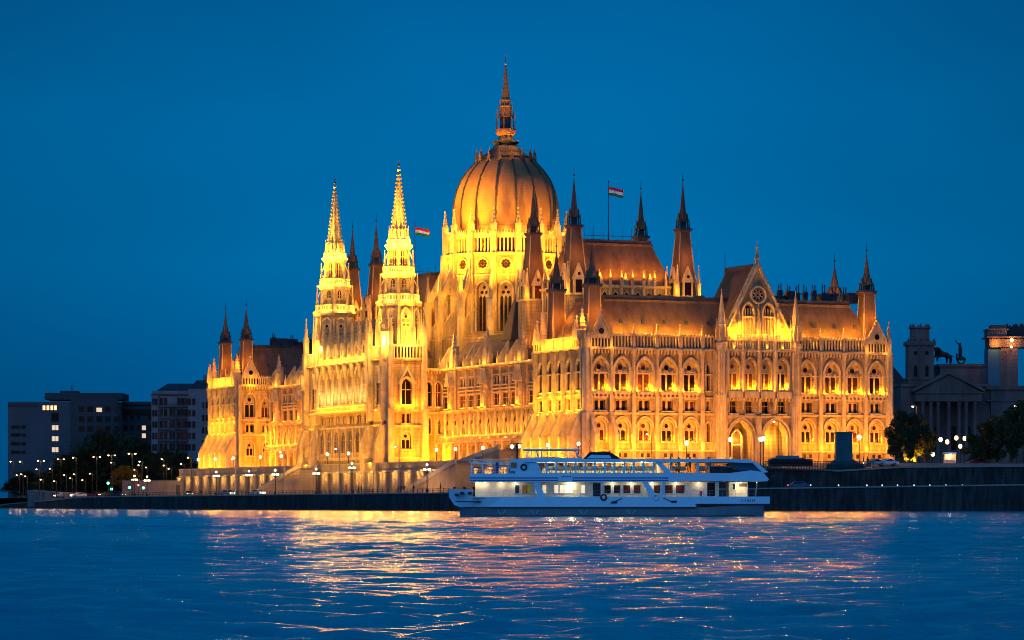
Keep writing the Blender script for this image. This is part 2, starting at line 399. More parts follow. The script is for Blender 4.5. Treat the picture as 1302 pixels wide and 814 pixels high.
def gable(mb, T, a, w, z0, h, d0, d1, slots=5, quatre=True):
    zt = z0 + h
    mb.mat('trim')
    mb.prism(T, [(a - w/2, z0 + h*0.30), (a + w/2, z0 + h*0.30), (a, zt)], d0, d1)
    mb.box(T, a - w/2, a + w/2, d0, d0 + (d1-d0)*0.4, z0, z0 + h*0.30)
    for i in range(slots + 1):
        aa = a - w/2 + w*i/slots
        mb.box(T, aa - 0.13, aa + 0.13, d0, d1, z0, z0 + h*0.32)
    for s in (-1, 1):                                     # raking coping with crockets
        pts = [(a + s*(w/2 + 0.3), z0 + h*0.30 - 0.2), (a + s*(w/2 + 0.3), z0 + h*0.30 + 0.35), (a, zt + 0.55), (a, zt)]
        mb.prism(T, pts, d0 - 0.1, d1 + 0.25)
        for k in range(1, 6):
            f = k/6.0; mb.taper(T, a + s*(w/2 + 0.3)*(1-f), d1, z0 + h*0.3 + 0.35 + (h*0.7+0.2)*f, z0 + h*0.3 + 0.75 + (h*0.7+0.2)*f, 0.28, 0.28, 0.12, 0.12)
    mb.taper(T, a, (d0+d1)/2, zt, zt + 1.6, 0.3, 0.3, 0.12, 0.12); mb.taper(T, a, (d0+d1)/2, zt + 1.0, zt + 1.3, 0.6, 0.6, 0.6, 0.6)
    if quatre:
        ring(mb, T, a, z0 + h*0.52, h*0.10, 0.12, d1, d1 + 0.12)
        mb.mat('glass'); disc(mb, T, a, z0 + h*0.52, h*0.10, d1 + 0.02)
    mb.mat('glass'); mb.poly(T, [(a - w/2 + 0.1, d0 + (d1-d0)*0.4 + 0.02, z0 + 0.2), (a + w/2 - 0.1, d0 + (d1-d0)*0.4 + 0.02, z0 + 0.2), (a + w/2 - 0.1, d0 + (d1-d0)*0.4 + 0.02, z0 + h*0.28), (a - w/2 + 0.1, d0 + (d1-d0)*0.4 + 0.02, z0 + h*0.28)])
    mb.mat('trim')
def stepped_buttress(mb, T, a, w, d0, dlow, z0, zmid, ztop, dhigh):
    """pier with a long weathered slope from its wide foot to its slim head"""
    S = lambda b, aa, z: T(aa, b, z)
    mb.prism(S, [(d0, z0), (dlow, z0), (dlow, zmid), (dhigh, ztop), (d0, ztop)], a - w/2, a + w/2)
    mb.box(T, a - w/2 - 0.08, a + w/2 + 0.08, d0, dlow + 0.12, zmid - 0.25, zmid - 0.02)

# ------------------------------------------------------------------ parliament frame: x away from the river, y upstream, z above the water
ROOT_ROT = math.atan2(0.388, 0.922)
PL = empty('parliament_building', (15.1, 660, 0), ROOT_ROT)
tag(PL, 'huge floodlit neo-gothic parliament with red ribbed dome and many spires above the river quay', 'parliament')
def W(u, v, z): return (15.1 - 0.388*u + 0.922*v, 660 + 0.922*u + 0.388*v, z)
GZ = 10.0
def T_end(u0): return lambda a, d, z: (a, u0 - d, z)          # faces the camera side
def T_riv(v0): return lambda a, d, z: (v0 - d, a, z)          # faces the river
ROT_END, ROT_RIV = 0.0, -PI/2

# window meshes: local frame x along, -y outward, z up, origin at the sill centre on the recess plane
WT = lambda a, d, z: (a, -d, z)
def mesh_window(kind, w, h, rise, detail=True):
    mb = MB()
    if kind == 'twin':            # big pointed arch with two lancets and a roundel
        mb.mat('trim'); P = arch_pts(0, w, 0, h - rise, rise, 6); mb.poly(WT, [(a, 0.1, z) for a, z in P])
        lw = w*0.35; lh = h*0.60
        for s in (-1, 1):
            mb.mat('glass'); mb.poly(WT, [(a, 0.13, z) for a, z in arch_pts(s*w*0.225, lw, 0.15, lh - lw*0.8, lw*0.8, 4)])
            mb.mat('trim'); arch_ring(mb, WT, s*w*0.225, lw, 0.15, lh - lw*0.8, lw*0.8, 0.12, 0.1, 0.32, 4)
        mb.mat('glass'); disc(mb, WT, 0, h*0.74, w*0.17, 0.13)
        mb.mat('trim'); ring(mb, WT, 0, h*0.74, w*0.17, 0.12, 0.1, 0.3)
        mb.box(WT, -0.09, 0.09, 0.1, 0.42, 0, h*0.5)
        mb.box(WT, -w/2 + 0.1, w/2 - 0.1, 0.1, 0.24, h*0.52, h*0.56)
    elif kind == 'pair':          # two rectangular lights
        mb.mat('trim'); mb.poly(WT, [(-w/2, 0.1, 0), (w/2, 0.1, 0), (w/2, 0.1, h), (-w/2, 0.1, h)])
        for s in (-1, 1):
            mb.mat('glass'); x0, x1 = sorted((s*w*0.10, s*w*0.46)); mb.poly(WT, [(x0, 0.13, 0.1), (x1, 0.13, 0.1), (x1, 0.13, h - 0.1), (x0, 0.13, h - 0.1)])
        mb.mat('trim'); mb.box(WT, -w*0.10, w*0.10, 0.1, 0.35, 0, h)
    elif kind == 'single':
        mb.mat('glass'); mb.poly(WT, [(-w/2, 0.13, 0), (w/2, 0.13, 0), (w/2, 0.13, h), (-w/2, 0.13, h)])
        mb.mat('trim'); mb.box(WT, -0.05, 0.05, 0.1, 0.2, 0, h); mb.box(WT, -w/2, w/2, 0.1, 0.2, h*0.6, h*0.6 + 0.1)
    elif kind == 'lancet':
        mb.mat('glass'); mb.poly(WT, [(a, 0.13, z) for a, z in arch_pts(0, w, 0, h - rise, rise, 5)])
        mb.mat('trim'); mb.box(WT, -0.07, 0.07, 0.1, 0.3, 0, h - rise*0.4)
        mb.box(WT, -w/2, w/2, 0.1, 0.24, h*0.55, h*0.58)
    elif kind == 'tall':          # three lights under three roundels (dome drum)
        mb.mat('trim'); mb.poly(WT, [(a, 0.1, z) for a, z in arch_pts(0, w, 0, h - rise, rise, 6)])
        lw = w*0.26
        for s in (-1, 0, 1):
            mb.mat('glass'); mb.poly(WT, [(a, 0.13, z) for a, z in arch_pts(s*w*0.32, lw, 0.1, h*0.70, lw*0.9, 3)])
            mb.mat('trim'); arch_ring(mb, WT, s*w*0.32, lw, 0.1, h*0.70, lw*0.9, 0.06, 0.1, 0.26, 3)
        for cx, cz in ((-w*0.2, h*0.815), (w*0.2, h*0.815), (0, h*0.905)):
            mb.mat('glass'); disc(mb, WT, cx, cz, w*0.13, 0.15); mb.mat('trim'); ring(mb, WT, cx, cz, w*0.13, 0.07, 0.1, 0.24, 10)
    me_o = mb.build('window', None)
    me = me_o.data; bpy.data.objects.remove(me_o); return me
WIN = {}
def win_mesh(*k):
    if k not in WIN: WIN[k] = mesh_window(*k)
    return WIN[k]
windows_many = MB()        # the smallest windows beyond the hundred that show largest
win_count = [0]
def put_window(kind, w, h, rise, loc, rot, big=True, parent=None):
    me = win_mesh(kind, w, h, rise)
    if big and (parent is not None or win_count[0] < 100):
        if parent is None: win_count[0] += 1
        o = bpy.data.objects.new('window', me); COL.objects.link(o); o.parent = parent or PL
        o.location = loc; o.rotation_euler = (0, 0, rot); return o
    c, s = math.cos(rot), math.sin(rot)
    pts = [(loc[0] + c*v.co.x - s*v.co.y, loc[1] + s*v.co.x + c*v.co.y, loc[2] + v.co.z) for v in me.vertices]
    off = len(windows_many.v); windows_many.v.extend(pts)
    for p in me.polygons:
        windows_many.mat('glass' if me.materials[p.material_index] == M['glass'] else 'trim')
        windows_many.f.append([off + i for i in p.vertices]); windows_many.mi.append(windows_many.cur)

FL = 3.8
REC = 0.8      # depth of the window recesses
AMB = (1.0, 0.32, 0.004)
YEL = (1.0, 0.42, 0.008)

def seg(mb, T, rot, a0, a1, z0, z1, d, spec, big=True):
    REC = 0.22 if rot == ROT_RIV else 0.8
    """one bay field of wall with its opening; spec = (kind, w, zb, ztop, rise)"""
    c = (a0 + a1)/2
    mb.mat('stone')
    if spec is None: mb.poly(T, [(a0, d, z0), (a1, d, z0), (a1, d, z1), (a0, d, z1)]); return
    kind, w, zb, zt, rise = spec
    if rise > 0:
        arch_hole(mb, T, a0, a1, z0, z1, d, REC, c, w, zb, zt - rise, rise)
        mb.mat('trim'); arch_ring(mb, T, c, w, zb, zt - rise, rise, 0.28, d, d + 0.16)
    else:
        rect_hole(mb, T, a0, a1, z0, z1, d, REC, c, w, zb, zt)
        mb.mat('trim'); mb.box(T, c - w/2 - 0.3, c + w/2 + 0.3, d, d + 0.3, zt + 0.25, zt + 0.5)
    mb.mat('trim'); mb.box(T, c - w/2 - 0.35, c + w/2 + 0.35, d, d + 0.35, zb - 0.3, zb - 0.02)
    put_window(kind, w, zt - zb, rise, T(c, d - REC - 0.08, zb), rot, big)

# ---------------- end facade (the one facing the camera)
EA = [0.9, 5.5, 10.6, 15.9, 21.2, 26.3, 29.3]             # pier positions
EB = [47.9, 54.1, 59.6, 64.9, 70.2]
TE = T_end(0)
wall = MB()
wall.mat('stone')
wall.box(ident, REC, 71 - REC, REC, 26 - REC, 3, 33.4)     # core
def end_bays(edges, gable_bay):
    for i in range(len(edges) - 1):
        a0, a1 = edges[i], edges[i+1]; c = (a0+a1)/2; narrow = a1 - a0 < 4
        if narrow:
            seg(wall, TE, 0, a0, a1, 24, 33.4, 0, ('lancet', 0.9, 24.9, 30.5, 0.9))
            seg(wall, TE, 0, a0, a1, 20, 24, 0, ('single', 0.7, 20.7, 22.6, 0))
            seg(wall, TE, 0, a0, a1, 12.2, 20, 0, ('lancet', 0.9, 14.3, 18.3, 0.8))
        else:
            seg(wall, TE, 0, a0, a1, 24, 33.4, 0, ('twin', 3.3, 24.7, 31.3, 2.6))
            seg(wall, TE, 0, a0, a1, 20, 24, 0, ('pair', 2.4, 20.6, 22.7, 0))
            seg(wall, TE, 0, a0, a1, 12.2, 20, 0, ('twin', 2.7, 14.3, 18.6, 1.5))
            wall.mat('trim'); arch_ring(wall, TE, c, 3.3, 24.7, 28.7, 2.6, 0.5, 0, 0.42, 6)
            arch_ring(wall, TE, c, 3.4, 17, 17.1, 2.0, 0.35, 0, 0.5, 6, jamb=False)
            wall.box(TE, c - 1.9, c + 1.9, 0, 0.7, 23.9, 24.5)
            corbels(wall, TE, c - 1.9, c + 1.9, 0, 0.6, 23.3, 23.9, 0.9)
            wall.mat('glass')
            for s in (-0.7, 0.7): wall.poly(TE, [(c + s - 0.32, 0.48, 11.0), (c + s + 0.32, 0.48, 11.0), (c + s + 0.32, 0.48, 11.8), (c + s - 0.32, 0.48, 11.8)])
            # paired sill lamps that wash the arch from below
            for s in (-1.75, 1.75):
                point(TE(c + s, 0.62, 24.8), 25*FL, 0.12, YEL, PL, "sill_floodlight")
            for s in (-1.25, 1.25): point(TE(c + s, -0.05, 25.3), 150*FL, 0.1, YEL, PL, 'sill_floodlight')
            for s in (-1.0, 1.0): point(TE(c + s, 0.3, 14.8), 60*FL, 0.1, AMB, PL, 'sill_floodlight')
        wall.mat('stone'); wall.box(TE, a0, a1, -REC, 0.45, 3, 12.2)
        wall.mat('trim'); wall.box(TE, a0, a1, 0, 0.62, 12.2, 12.5)
    for i, a in enumerate(edges):
        wall.mat('trim')
        wall.box(TE, a - 0.42, a + 0.42, -0.2, 0.75, 3, 24.0)
        wall.box(TE, a - 0.34, a + 0.34, -0.2, 0.62, 24.0, 33.2)
        wall.box(TE, a - 0.2, a + 0.2, 0.6, 0.9, 24.6, 31.5)
        wall.taper(TE, a, 0.4, 31.5, 33.3, 0.5, 0.9, 0.9, 1.2)
end_bays(EA, 0); end_bays(EB, 3)
wall.mat('trim')
for a0, a1 in ((0, 29.3), (47.9, 71)):
    string(wall, TE, a0, a1, 0, 0.55, 19.9); string(wall, TE, a0, a1, 0, 0.45, 23.3, 0.2); string(wall, TE, a0, a1, 0, 0.3, 28.2, 0.18)
    corbels(wall, TE, a0, a1, 0, 0.75, 32.2, 33.1)
    wall.box(TE, a0, a1, -REC, 0.85, 33.1, 33.5)
# lower buttresses by the river corner
for a in (0.9, 5.5): stepped_buttress(wall, TE, a, 0.8, 0, 3.4, 3, 15.6, 20.4, 0.8)
wall.build('end_wall', PL)

# ---- central gabled section of the end facade
TG = T_end(-2.0); TGc = T_end(0)
cw = MB(); cw.mat('stone')
G0, G1 = 30.3, 46.8
for a0, a1 in ((G0, G0 + 0.5), (G1 - 0.5, G1)): cw.box(TE, a0, a1, 0, 2.0, 3, 33.4)
cw.box(TE, G0, G1, -0.1, 2.0 - REC, 20.2, 33.4)             # core of the upper floors
ge = [30.9, 34.6, 38.4, 42.1, 46.0]
for i in range(4):
    a0, a1 = ge[i], ge[i+1]; c = (a0+a1)/2
    seg(cw, TG, 0, a0, a1, 24.8, 33.4, 0, ('twin', 2.6, 25.2, 31.6, 2.0))
    cw.mat('trim'); arch_ring(cw, TG, c, 2.6, 25.2, 29.6, 2.0, 0.42, 0, 0.45, 6)
    seg(cw, TG, 0, a0, a1, 19.7, 23.4, 0, ('single', 1.6, 20.2, 22.7, 0))
    cw.mat('trim'); cw.box(TG, a0 + 0.2, a1 - 0.2, 0, 1.3, 23.4, 24.8); corbels(cw, TG, a0+0.2, a1-0.2, 0, 1.2, 22.7, 23.4, 0.8)
    cw.box(TG, a0 - 0.22, a0 + 0.22, -0.1, 1.45, 24.8, 33.2); cw.taper(TG, a0, 0.7, 21.0, 23.4, 0.3, 0.2, 0.5, 1.3)
for a0, a1 in ((30.3, 38.4), (38.4, 46.5)):                # two porch arches
    c = (a0 + a1)/2; cw.mat('stone')
    arch_hole(cw, TG, a0, a1, GZ, 19.7, 0, 2.0, c, 5.4, GZ + 0.05, 14.9, 3.7, 8)
    cw.mat('trim')
    for k, t in ((0.0, 0.35), (0.5, 0.4)): arch_ring(cw, TG, c, 5.4 + 2*k, GZ, 14.9, 3.7 + k, t, 0, 0.3 + k*0.6, 8)
cw.mat('trim'); cw.box(TG, 37.9, 38.9, 0, 0.9, GZ, 19.7)
string(cw, TG, G0, G1, 0, 0.5, 19.5)
corbels(cw, TG, G0, G1, 0, 0.75, 32.2, 33.1); cw.box(TG, G0, G1, -2.8, 0.85, 33.1, 33.5)
# turrets at both edges of the section
for a in (29.9, 47.2):
    cw.lathe(TG, a, 0.2, [(1.25, 3), (1.25, 24), (1.05, 24.3), (1.05, 34), (1.25, 34.2), (1.25, 34.8), (0.9, 35), (0.85, 38.5), (1.1, 38.7), (0.85, 39), (0.1, 45.3), (0.1, 46)], 8, PI/8)
    for k in range(8):
        t = k*PI/4; ax, dx = a + 1.15*math.cos(t), 0.2 + 1.15*math.sin(t)
        pinnacle(cw, TG, ax, dx, 35.5, 0.35, 4.2); cw.box(TG, ax - 0.1, ax + 0.1, dx - 0.1, dx + 0.1, 12, 33)
balustrade(cw, TG, G0 + 0.8, G1 - 0.8, 0.4, 33.6, 35.6, 0.6)
cw.box(TG, G0, G1, -2.8, 0.1, 33.4, 36.8)
for i in range(22):
    a = G0 + 1 + (G1 - G0 - 2)*i/21; cw.taper(TG, a, 0.15, 33.6, 36.6, 0.22, 0.22, 0.22, 0.22)
for a in ge: pinnacle(cw, TG, a, 0.6, 33.5, 0.45, 4.4)
cw.build('gabled_wall', PL)
# the big gable
gb = MB(); gb.mat('stone'); GC, GW = 38.55, 14.4
gb.prism(TG, [(GC - GW/2, 36.6), (GC + GW/2, 36.6), (GC, 50.8)], -1.6, -0.4)
gb.mat('trim')
for s in (-1, 1):
    gb.prism(TG, [(GC + s*(GW/2 + 0.5), 36.3), (GC + s*(GW/2 + 0.5), 37.0), (GC, 51.9), (GC, 50.8)], -1.8, 0.1)
    for k in range(1, 13):
        f = k/13; gb.taper(TG, GC + s*(GW/2 + 0.5)*(1-f), -0.3, 37.0 + 14.9*f, 37.7 + 14.9*f, 0.42, 0.42, 0.2, 0.2)
    c = GC + s*2.35                                       # twin gable windows
    arch_ring(gb, TG, c, 2.5, 37.0, 41.2, 2.0, 0.3, -0.4, 0.25, 6)
    gb.box(TG, c - 1.5, c + 1.5, -0.4, 0.2, 40.2, 40.5)
    for x in (-0.6, 0, 0.6): gb.box(TG, c + x - 0.07, c + x + 0.07, -0.4, -0.05, 37, 42.2)
    pinnacle(gb, TG, GC + s*4.6, 0.1, 36.6, 0.8, 6.5)
pinnacle(gb, TG, GC, 0.1, 36.6, 0.8, 6.6)
ring(gb, TG, GC, 45.0, 1.55, 0.35, -0.4, 0.15, 20)
for k in range(8):
    t = k*PI/4; ring(gb, TG, GC + 0.95*math.cos(t), 45.0 + 0.95*math.sin(t), 0.3, 0.1, -0.4, -0.1, 8)
ring(gb, TG, GC, 45.0, 0.3, 0.1, -0.4, -0.1, 8)
gb.taper(TG, GC, -0.6, 51.5, 52.8, 0.5, 0.5, 0.9, 0.9); gb.taper(TG, GC, -0.6, 52.8, 54.8, 0.7, 0.5, 0.35, 0.3)   # statue on the apex
gb.ball(TG(GC, -0.6, 55.0), 0.32); gb.taper(TG, GC, -0.6, 55.2, 59, 0.08, 0.08, 0.03, 0.03)
gb.mat('glass')
for s in (-1, 1): gb.poly(TG, [(a, -0.38, z) for a, z in arch_pts(GC + s*2.35, 1.9, 40.6, 41.2, 1.6, 5)])
for k in range(8):
    t = k*PI/4; disc(gb, TG, GC + 0.95*math.cos(t), 45.0 + 0.95*math.sin(t), 0.3, -0.38, 8)
disc(gb, TG, GC, 45.0, 0.3, -0.38, 8)
gb.build('gable', PL)
dm = MB(); dm.mat('wood'); dm.poly(TE, [(a, 0.06, z) for a, z in arch_pts(34.4, 1.9, GZ, 15.2, 1.4, 5)])
dm.mat('trim'); arch_ring(dm, TE, 34.4, 1.9, GZ, 15.2, 1.4, 0.4, 0, 0.3); dm.box(TE, 33.3, 35.5, 0.05, 0.22, 13.6, 13.9)
dm.build('door', PL)

# pavilion river faces, near and far, and the far pavilion's visible side
def river_pavilion(u0):
    T = T_riv(0); m = MB(); e = [u0 + 0.8 + 4.88*i for i in range(6)]
    near = u0 < 50
    for i in range(5):
        a0, a1 = e[i], e[i+1]; c = (a0+a1)/2
        seg(m, T, ROT_RIV, a0, a1, 24, 33.4, 0, ('lancet', 2.3, 24.8, 31.2, 1.9), near)
        seg(m, T, ROT_RIV, a0, a1, 20, 24, 0, ('single', 2.0, 20.8, 22.9, 0), near)
        m.mat('stone'); m.box(T, a0, a1, -REC, 0.2, 3, 20)
        m.mat('trim'); arch_ring(m, T, c, 2.7, 24.8, 29.3, 2.0, 0.3, 0, 0.3)
    for a in e:
        stepped_buttress(m, T, a, 0.9, 0, 3.6, 3, 15.4, 20.4, 1.1)
        m.box(T, a - 0.3, a + 0.3, -0.2, 0.6, 20, 33.2); m.box(T, a - 0.15, a + 0.15, 0.6, 0.85, 21, 30.5)
        m.taper(T, a, 0.5, 30.5, 33.3, 0.5, 1.0, 0.9, 1.5)
    string(m, T, u0, u0 + 26, 0, 0.6, 20.0); string(m, T, u0, u0+26, 0, 0.5, 23.6, 0.25); string(m, T, u0, u0+26, 0, 0.3, 28.4, 0.18)
    m.box(T, u0, u0 + 26, -REC, 0.95, 33.1, 33.5)
    m.box(T, u0 + 1, u0 + 25, 0.0, 0.5, 33.5, 35.9); m.box(T, u0 + 1, u0 + 25, -0.1, 0.65, 35.6, 35.95)
    for a in e[1:-1]: pinnacle(m, T, a, 0.4, 33.5, 0.5, 4.6)
    m.mat('stone'); m.box(T, u0, u0 + 0.8, -REC, 0.2, 3, 33.4); m.box(T, u0 + 25.2, u0 + 26, -REC, 0.2, 3, 33.4)
    m.build('river_pavilion_wall', PL)
    for a in (u0 + 2.6, u0 + 23.2):
        g = MB(); g.mat('trim'); g.taper(T, a, -0.2, 33.5, 36.2, 2.4, 2.0, 2.2, 1.9)
        gable(g, T, a, 2.4, 33.5, 5.2, 0.75, 1.1, 2, False)
        g.taper(T, a, -0.2, 36.2, 42.0, 1.9, 1.7, 0.12, 0.12)
        for s in (-1, 1): pinnacle(g, T, a + s*1.5, 0.3, 33.5, 0.45, 4.6)
        for k in range(1, 7):
            f = k/7; ww = 1.9*(1-f) + 0.45; g.taper(T, a, -0.2, 36.2 + 5.8*f, 36.5 + 5.8*f, ww, ww, ww*0.7, ww*0.7)
        g.build('gable', PL)
    area(T(u0 + 13, 7.2, 11.1), (1, 0, 0.9), (0, 1, 0), 25, 0.5, 1300*FL, YEL, PL)
    for i in range(5):
        c = (e[i]+e[i+1])/2
        point(T(c, 4.3, 10.6), 230*FL, 0.12, YEL, PL); point(T(c, 1.5, 20.9), 170*FL, 0.1, YEL, PL); point(T(c, 1.0, 24.3), 90*FL, 0.1, YEL, PL)
    area(T(u0 + 13, 3.0, 20.6), (0.5, 0, 1), (0, 1, 0), 26, 0.3, 600*FL, YEL, PL)
    area(T(u0 + 13, 2.2, 33.6), (0.75, 0, 1), (0, 1, 0), 24, 0.3, 700*FL, YEL, PL)
river_pavilion(0); river_pavilion(229)
fp = MB(); fp.mat('stone'); fp.box(ident, REC, 71, 229 + REC, 255, 3, 33.4)
TF = T_end(229)
for i, (a0, a1) in enumerate(((0.6, 5.6), (5.6, 9.2))):
    big = i == 0
    seg(fp, TF, 0, a0, a1, 24, 33.4, 0, ('twin', 3.0 if big else 2.2, 24.7, 31.2 if big else 30, 2.4 if big else 1.6))
    seg(fp, TF, 0, a0, a1, 20, 24, 0, ('pair', 2.2 if big else 1.6, 20.6, 22.7, 0))
    seg(fp, TF, 0, a0, a1, 12.2, 20, 0, ('twin', 2.2 if big else 1.4, 14.3, 18.2, 1.3 if big else 0.9))
fp.mat('trim'); string(fp, TF, 0, 9.2, 0, 0.55, 19.9); string(fp, TF, 0, 9.2, 0, 0.4, 24.0, 0.25)
corbels(fp, TF, 0, 9.2, 0, 0.75, 32.2, 33.1); fp.box(TF, -0.4, 9.2, -1, 0.85, 33.1, 33.5); fp.box(TF, -0.3, 0.5, -0.2, 0.7, 3, 33.2)
balustrade(fp, TF, 6, 9.5, 0.4, 33.5, 35.8); fp.mat('stone'); fp.box(TF, 0, 9.2, 0.02, 0.4, 3, 12.2)
fp.build('side_pavilion_wall', PL)
g = MB(); gable(g, TF, 3.2, 4.6, 33.5, 6.4, -0.2, 0.4, 6); g.build('gable', PL)
point(TF(3.0, 9, 11.5), 2400*FL, 0.4, AMB, PL); point(TF(3, 2.2, 33.8), 240*FL, 0.3, YEL, PL); point(TF(7, 4, 20), 500*FL, 0.4, AMB, PL)

# gables over the corner bays and balustrade of the end facade
for a in ((EA[0]+EA[1])/2, (EB[3]+EB[2+2])/2):
    g = MB(); gable(g, TE, a, 4.3, 33.5, 6.4, 0.1, 0.6, 6); g.build('gable', PL)
    point(TE(a - 1.9, 1.5, 33.9), 40*FL, 0.15, YEL, PL); point(TE(a + 1.9, 1.5, 33.9), 40*FL, 0.15, YEL, PL)
for a0, a1 in ((EA[1] + 0.2, 29.0), (48.2, EB[3] - 0.2)):
    bl = MB(); bl.mat('lead'); bl.box(TE, a0, a1, -0.35, -0.2, 33.5, 36.0); bl.mat('trim'); balustrade(bl, TE, a0, a1, 0.4, 33.5, 36.2, 0.72); bl.build('balustrade', PL)  # dark sheet behind the posts stands in for the shaded gap there
pin_mb = MB(); pin_mb.mat('trim'); pinnacle(pin_mb, ident, 0, 0, 0, 0.6, 5.0)
pin_o = pin_mb.build('pinnacle', PL, loc=TE(EA[1], 0.4, 33.4)); pin_n = [1]
def pin(x, y, z, sc=1.0, szz=1.0, parent=None):
    o = bpy.data.objects.new('pinnacle', pin_o.data); COL.objects.link(o); o.parent = parent or PL
    o.location = (x, y, z); o.scale = (sc, sc, szz); return o
for a in EA[2:-1] + EB[:-1]: pin(*TE(a, 0.4, 33.4))
for a in (0.3, 70.6): pin(*TE(a, 0.2, 33.4), 1.5, 1.35)
# corner shaft
for a in (0.1, 70.9):
    cs = MB(); cs.mat('trim'); cs.lathe(TE, a, 0.0, [(1.15, 3), (1.15, 20), (0.85, 20.5), (0.85, 33.4)], 8, PI/8); cs.build('corner_shaft', PL)
# right flank wall (faces away from the river, seen edge on)

# end pavilion roofs
def mansard(name, x0, x1, y0, y1, z0, z1, inx, iny, matk='roof', lead=True, crest=True):
    m = MB(); m.mat(matk)
    b = [(x0, y0, z0), (x1, y0, z0), (x1, y1, z0), (x0, y1, z0)]
    t = [(x0+inx, y0+iny, z1), (x1-inx, y0+iny, z1), (x1-inx, y1-iny, z1), (x0+inx, y1-iny, z1)]
    m.add(b + t, [[0, 3, 2, 1], [0, 1, 5, 4], [1, 2, 6, 5], [2, 3, 7, 6], [3, 0, 4, 7], [4, 5, 6, 7]])
    if lead:
        m.mat('roof'); m.box(ident, x0+inx-0.35, x1-inx+0.35, y0+iny-0.35, y1-iny+0.35, z1 - 0.5, z1 + 0.05)
        m.mat('lead'); m.box(ident, x0+inx-0.1, x1-inx+0.1, y0+iny-0.1, y1-iny+0.1, z1 + 0.05, z1 + 0.9)
    return m
for u0 in (0, 229):
    r = mansard('roof', 1.2, 69.8, u0 + 1.2, u0 + 24.8, 33.6, 43.8, 5.5, 4.6)
    r.mat('lead')
    for k in range(12):
        a = 9.5 + k*5.0
        if 30 < a < 47: continue
        r.taper(ident, a, u0 + 3.6, 38.7, 39.6, 0.7, 0.9, 0.6, 0.3)     # roof vents
    # service clutter on the flat
    for k in range(16):
        a = 12 + 55*random.random(); yy = u0 + 8 + 8*random.random(); h = 0.8 + 1.6*random.random()
        if u0 == 0 and a < 45: h *= 0.4
        r.box(ident, a, a + 1.5 + 3.5*random.random(), yy, yy + 2, 44.5, 44.6 + h)
    r.build('roof', PL)
    for k in range(9):
        c = MB(); c.mat('lead'); a = 47 + k*2.3 + random.random() if u0 == 0 else 14 + 5*k; y = u0 + 10 + 3*random.random()
        c.box(ident, a - 0.5, a + 0.5, y - 0.4, y + 0.4, 44.6, 46.4 + random.random())
        c.box(ident, a - 0.62, a + 0.62, y - 0.5, y + 0.5, 46.2, 46.45)
        for s in (-0.28, 0.28): c.tube((a + s, y, 46.4), (a + s, y, 47.9 + random.random()*0.6), 0.13)
        c.build('chimney', PL)

def corner_spire(x, y, zb, zc, zt, w0, w1, needle=1.0):
    """hipped roof body with a lead belfry and a needle, over a pavilion corner"""
    m = MB(); m.mat('roof'); m.taper(ident, x, y, zb, zc, w0, w0, w1, w1)
    m.mat('trim')
    for sx in (-1, 1):
        for sy in (-1, 1): m.tube((x + sx*w0/2, y + sy*w0/2, zb), (x + sx*w1/2, y + sy*w1/2, zc), 0.14, 0.12, 4)
    m.mat('roof'); m.box(ident, x - w1/2 - 0.3, x + w1/2 + 0.3, y - w1/2 - 0.3, y + w1/2 + 0.3, zc, zc + 0.35)
    m.mat('lead'); m.box(ident, x - w1/2 - 0.45, x + w1/2 + 0.45, y - w1/2 - 0.45, y + w1/2 + 0.45, zc + 0.35, zc + 0.75)
    o = m.build('spire_turret', PL)
    s = MB(); s.mat('lead')
    h = zt - zc
    for sx in (-1, 1):
        for sy in (-1, 1):
            s.box(ident, x + sx*w1*0.33 - 0.12, x + sx*w1*0.33 + 0.12, y + sy*w1*0.33 - 0.12, y + sy*w1*0.33 + 0.12, zc + 0.7, zc + h*0.24)
            s.taper(ident, x + sx*w1*0.45, y + sy*w1*0.45, zc + 0.7, zc + h*0.28, 0.3, 0.3, 0.05, 0.05)
    s.taper(ident, x, y, zc + 0.7, zc + h*0.24, w1*0.5, w1*0.5, w1*0.5, w1*0.5)
    s.mat('roof')
    s.lathe(ident, x, y, [(w1*0.62, zc + h*0.20), (w1*0.44, zc + h*0.27), (w1*0.30, zc + h*0.40), (0.13, zt - 1.2), (0.05, zt)], 8, PI/8)
    for k in range(4):
        t = PI/4 + k*PI/2; s.prism(lambda a, b, z: (x + math.cos(t-PI/4)*(b) - math.sin(t-PI/4)*a, y + math.sin(t-PI/4)*b + math.cos(t-PI/4)*a, z), [(-w1*0.3, zc + h*0.2), (w1*0.3, zc + h*0.2), (0, zc + h*0.38)], w1*0.42, w1*0.5)
    s.build('spire', o)
    point((x - w0*0.9, y - w0*0.9, zb + (zc - zb)*0.3 + 2), 190*FL, 0.15, AMB, PL); point((x + w0*0.2, y - w0*1.0, zb + (zc - zb)*0.5 + 1), 130*FL, 0.15, AMB, PL)
    f = MB(); f.mat('iron'); f.tube((x, y, zt - 0.2), (x, y, zt + 2.2), 0.06, 0.03); f.ball((x, y, zt + 0.3), 0.22)
    f.build('finial', o)
    return o
corner_spire(3.2, 4, 33.6, 46.0, 55.6, 3.2, 2.5)
corner_spire(3.2, 22.3, 33.6, 46.0, 55.6, 3.2, 2.5)
corner_spire(67.6, 4, 33.6, 46.2, 55.3, 3.2, 2.5)
corner_spire(3.2, 232.6, 33.6, 45.4, 55.0, 3.2, 2.5)
corner_spire(3.2, 251, 33.6, 45.4, 55.0, 3.2, 2.5)
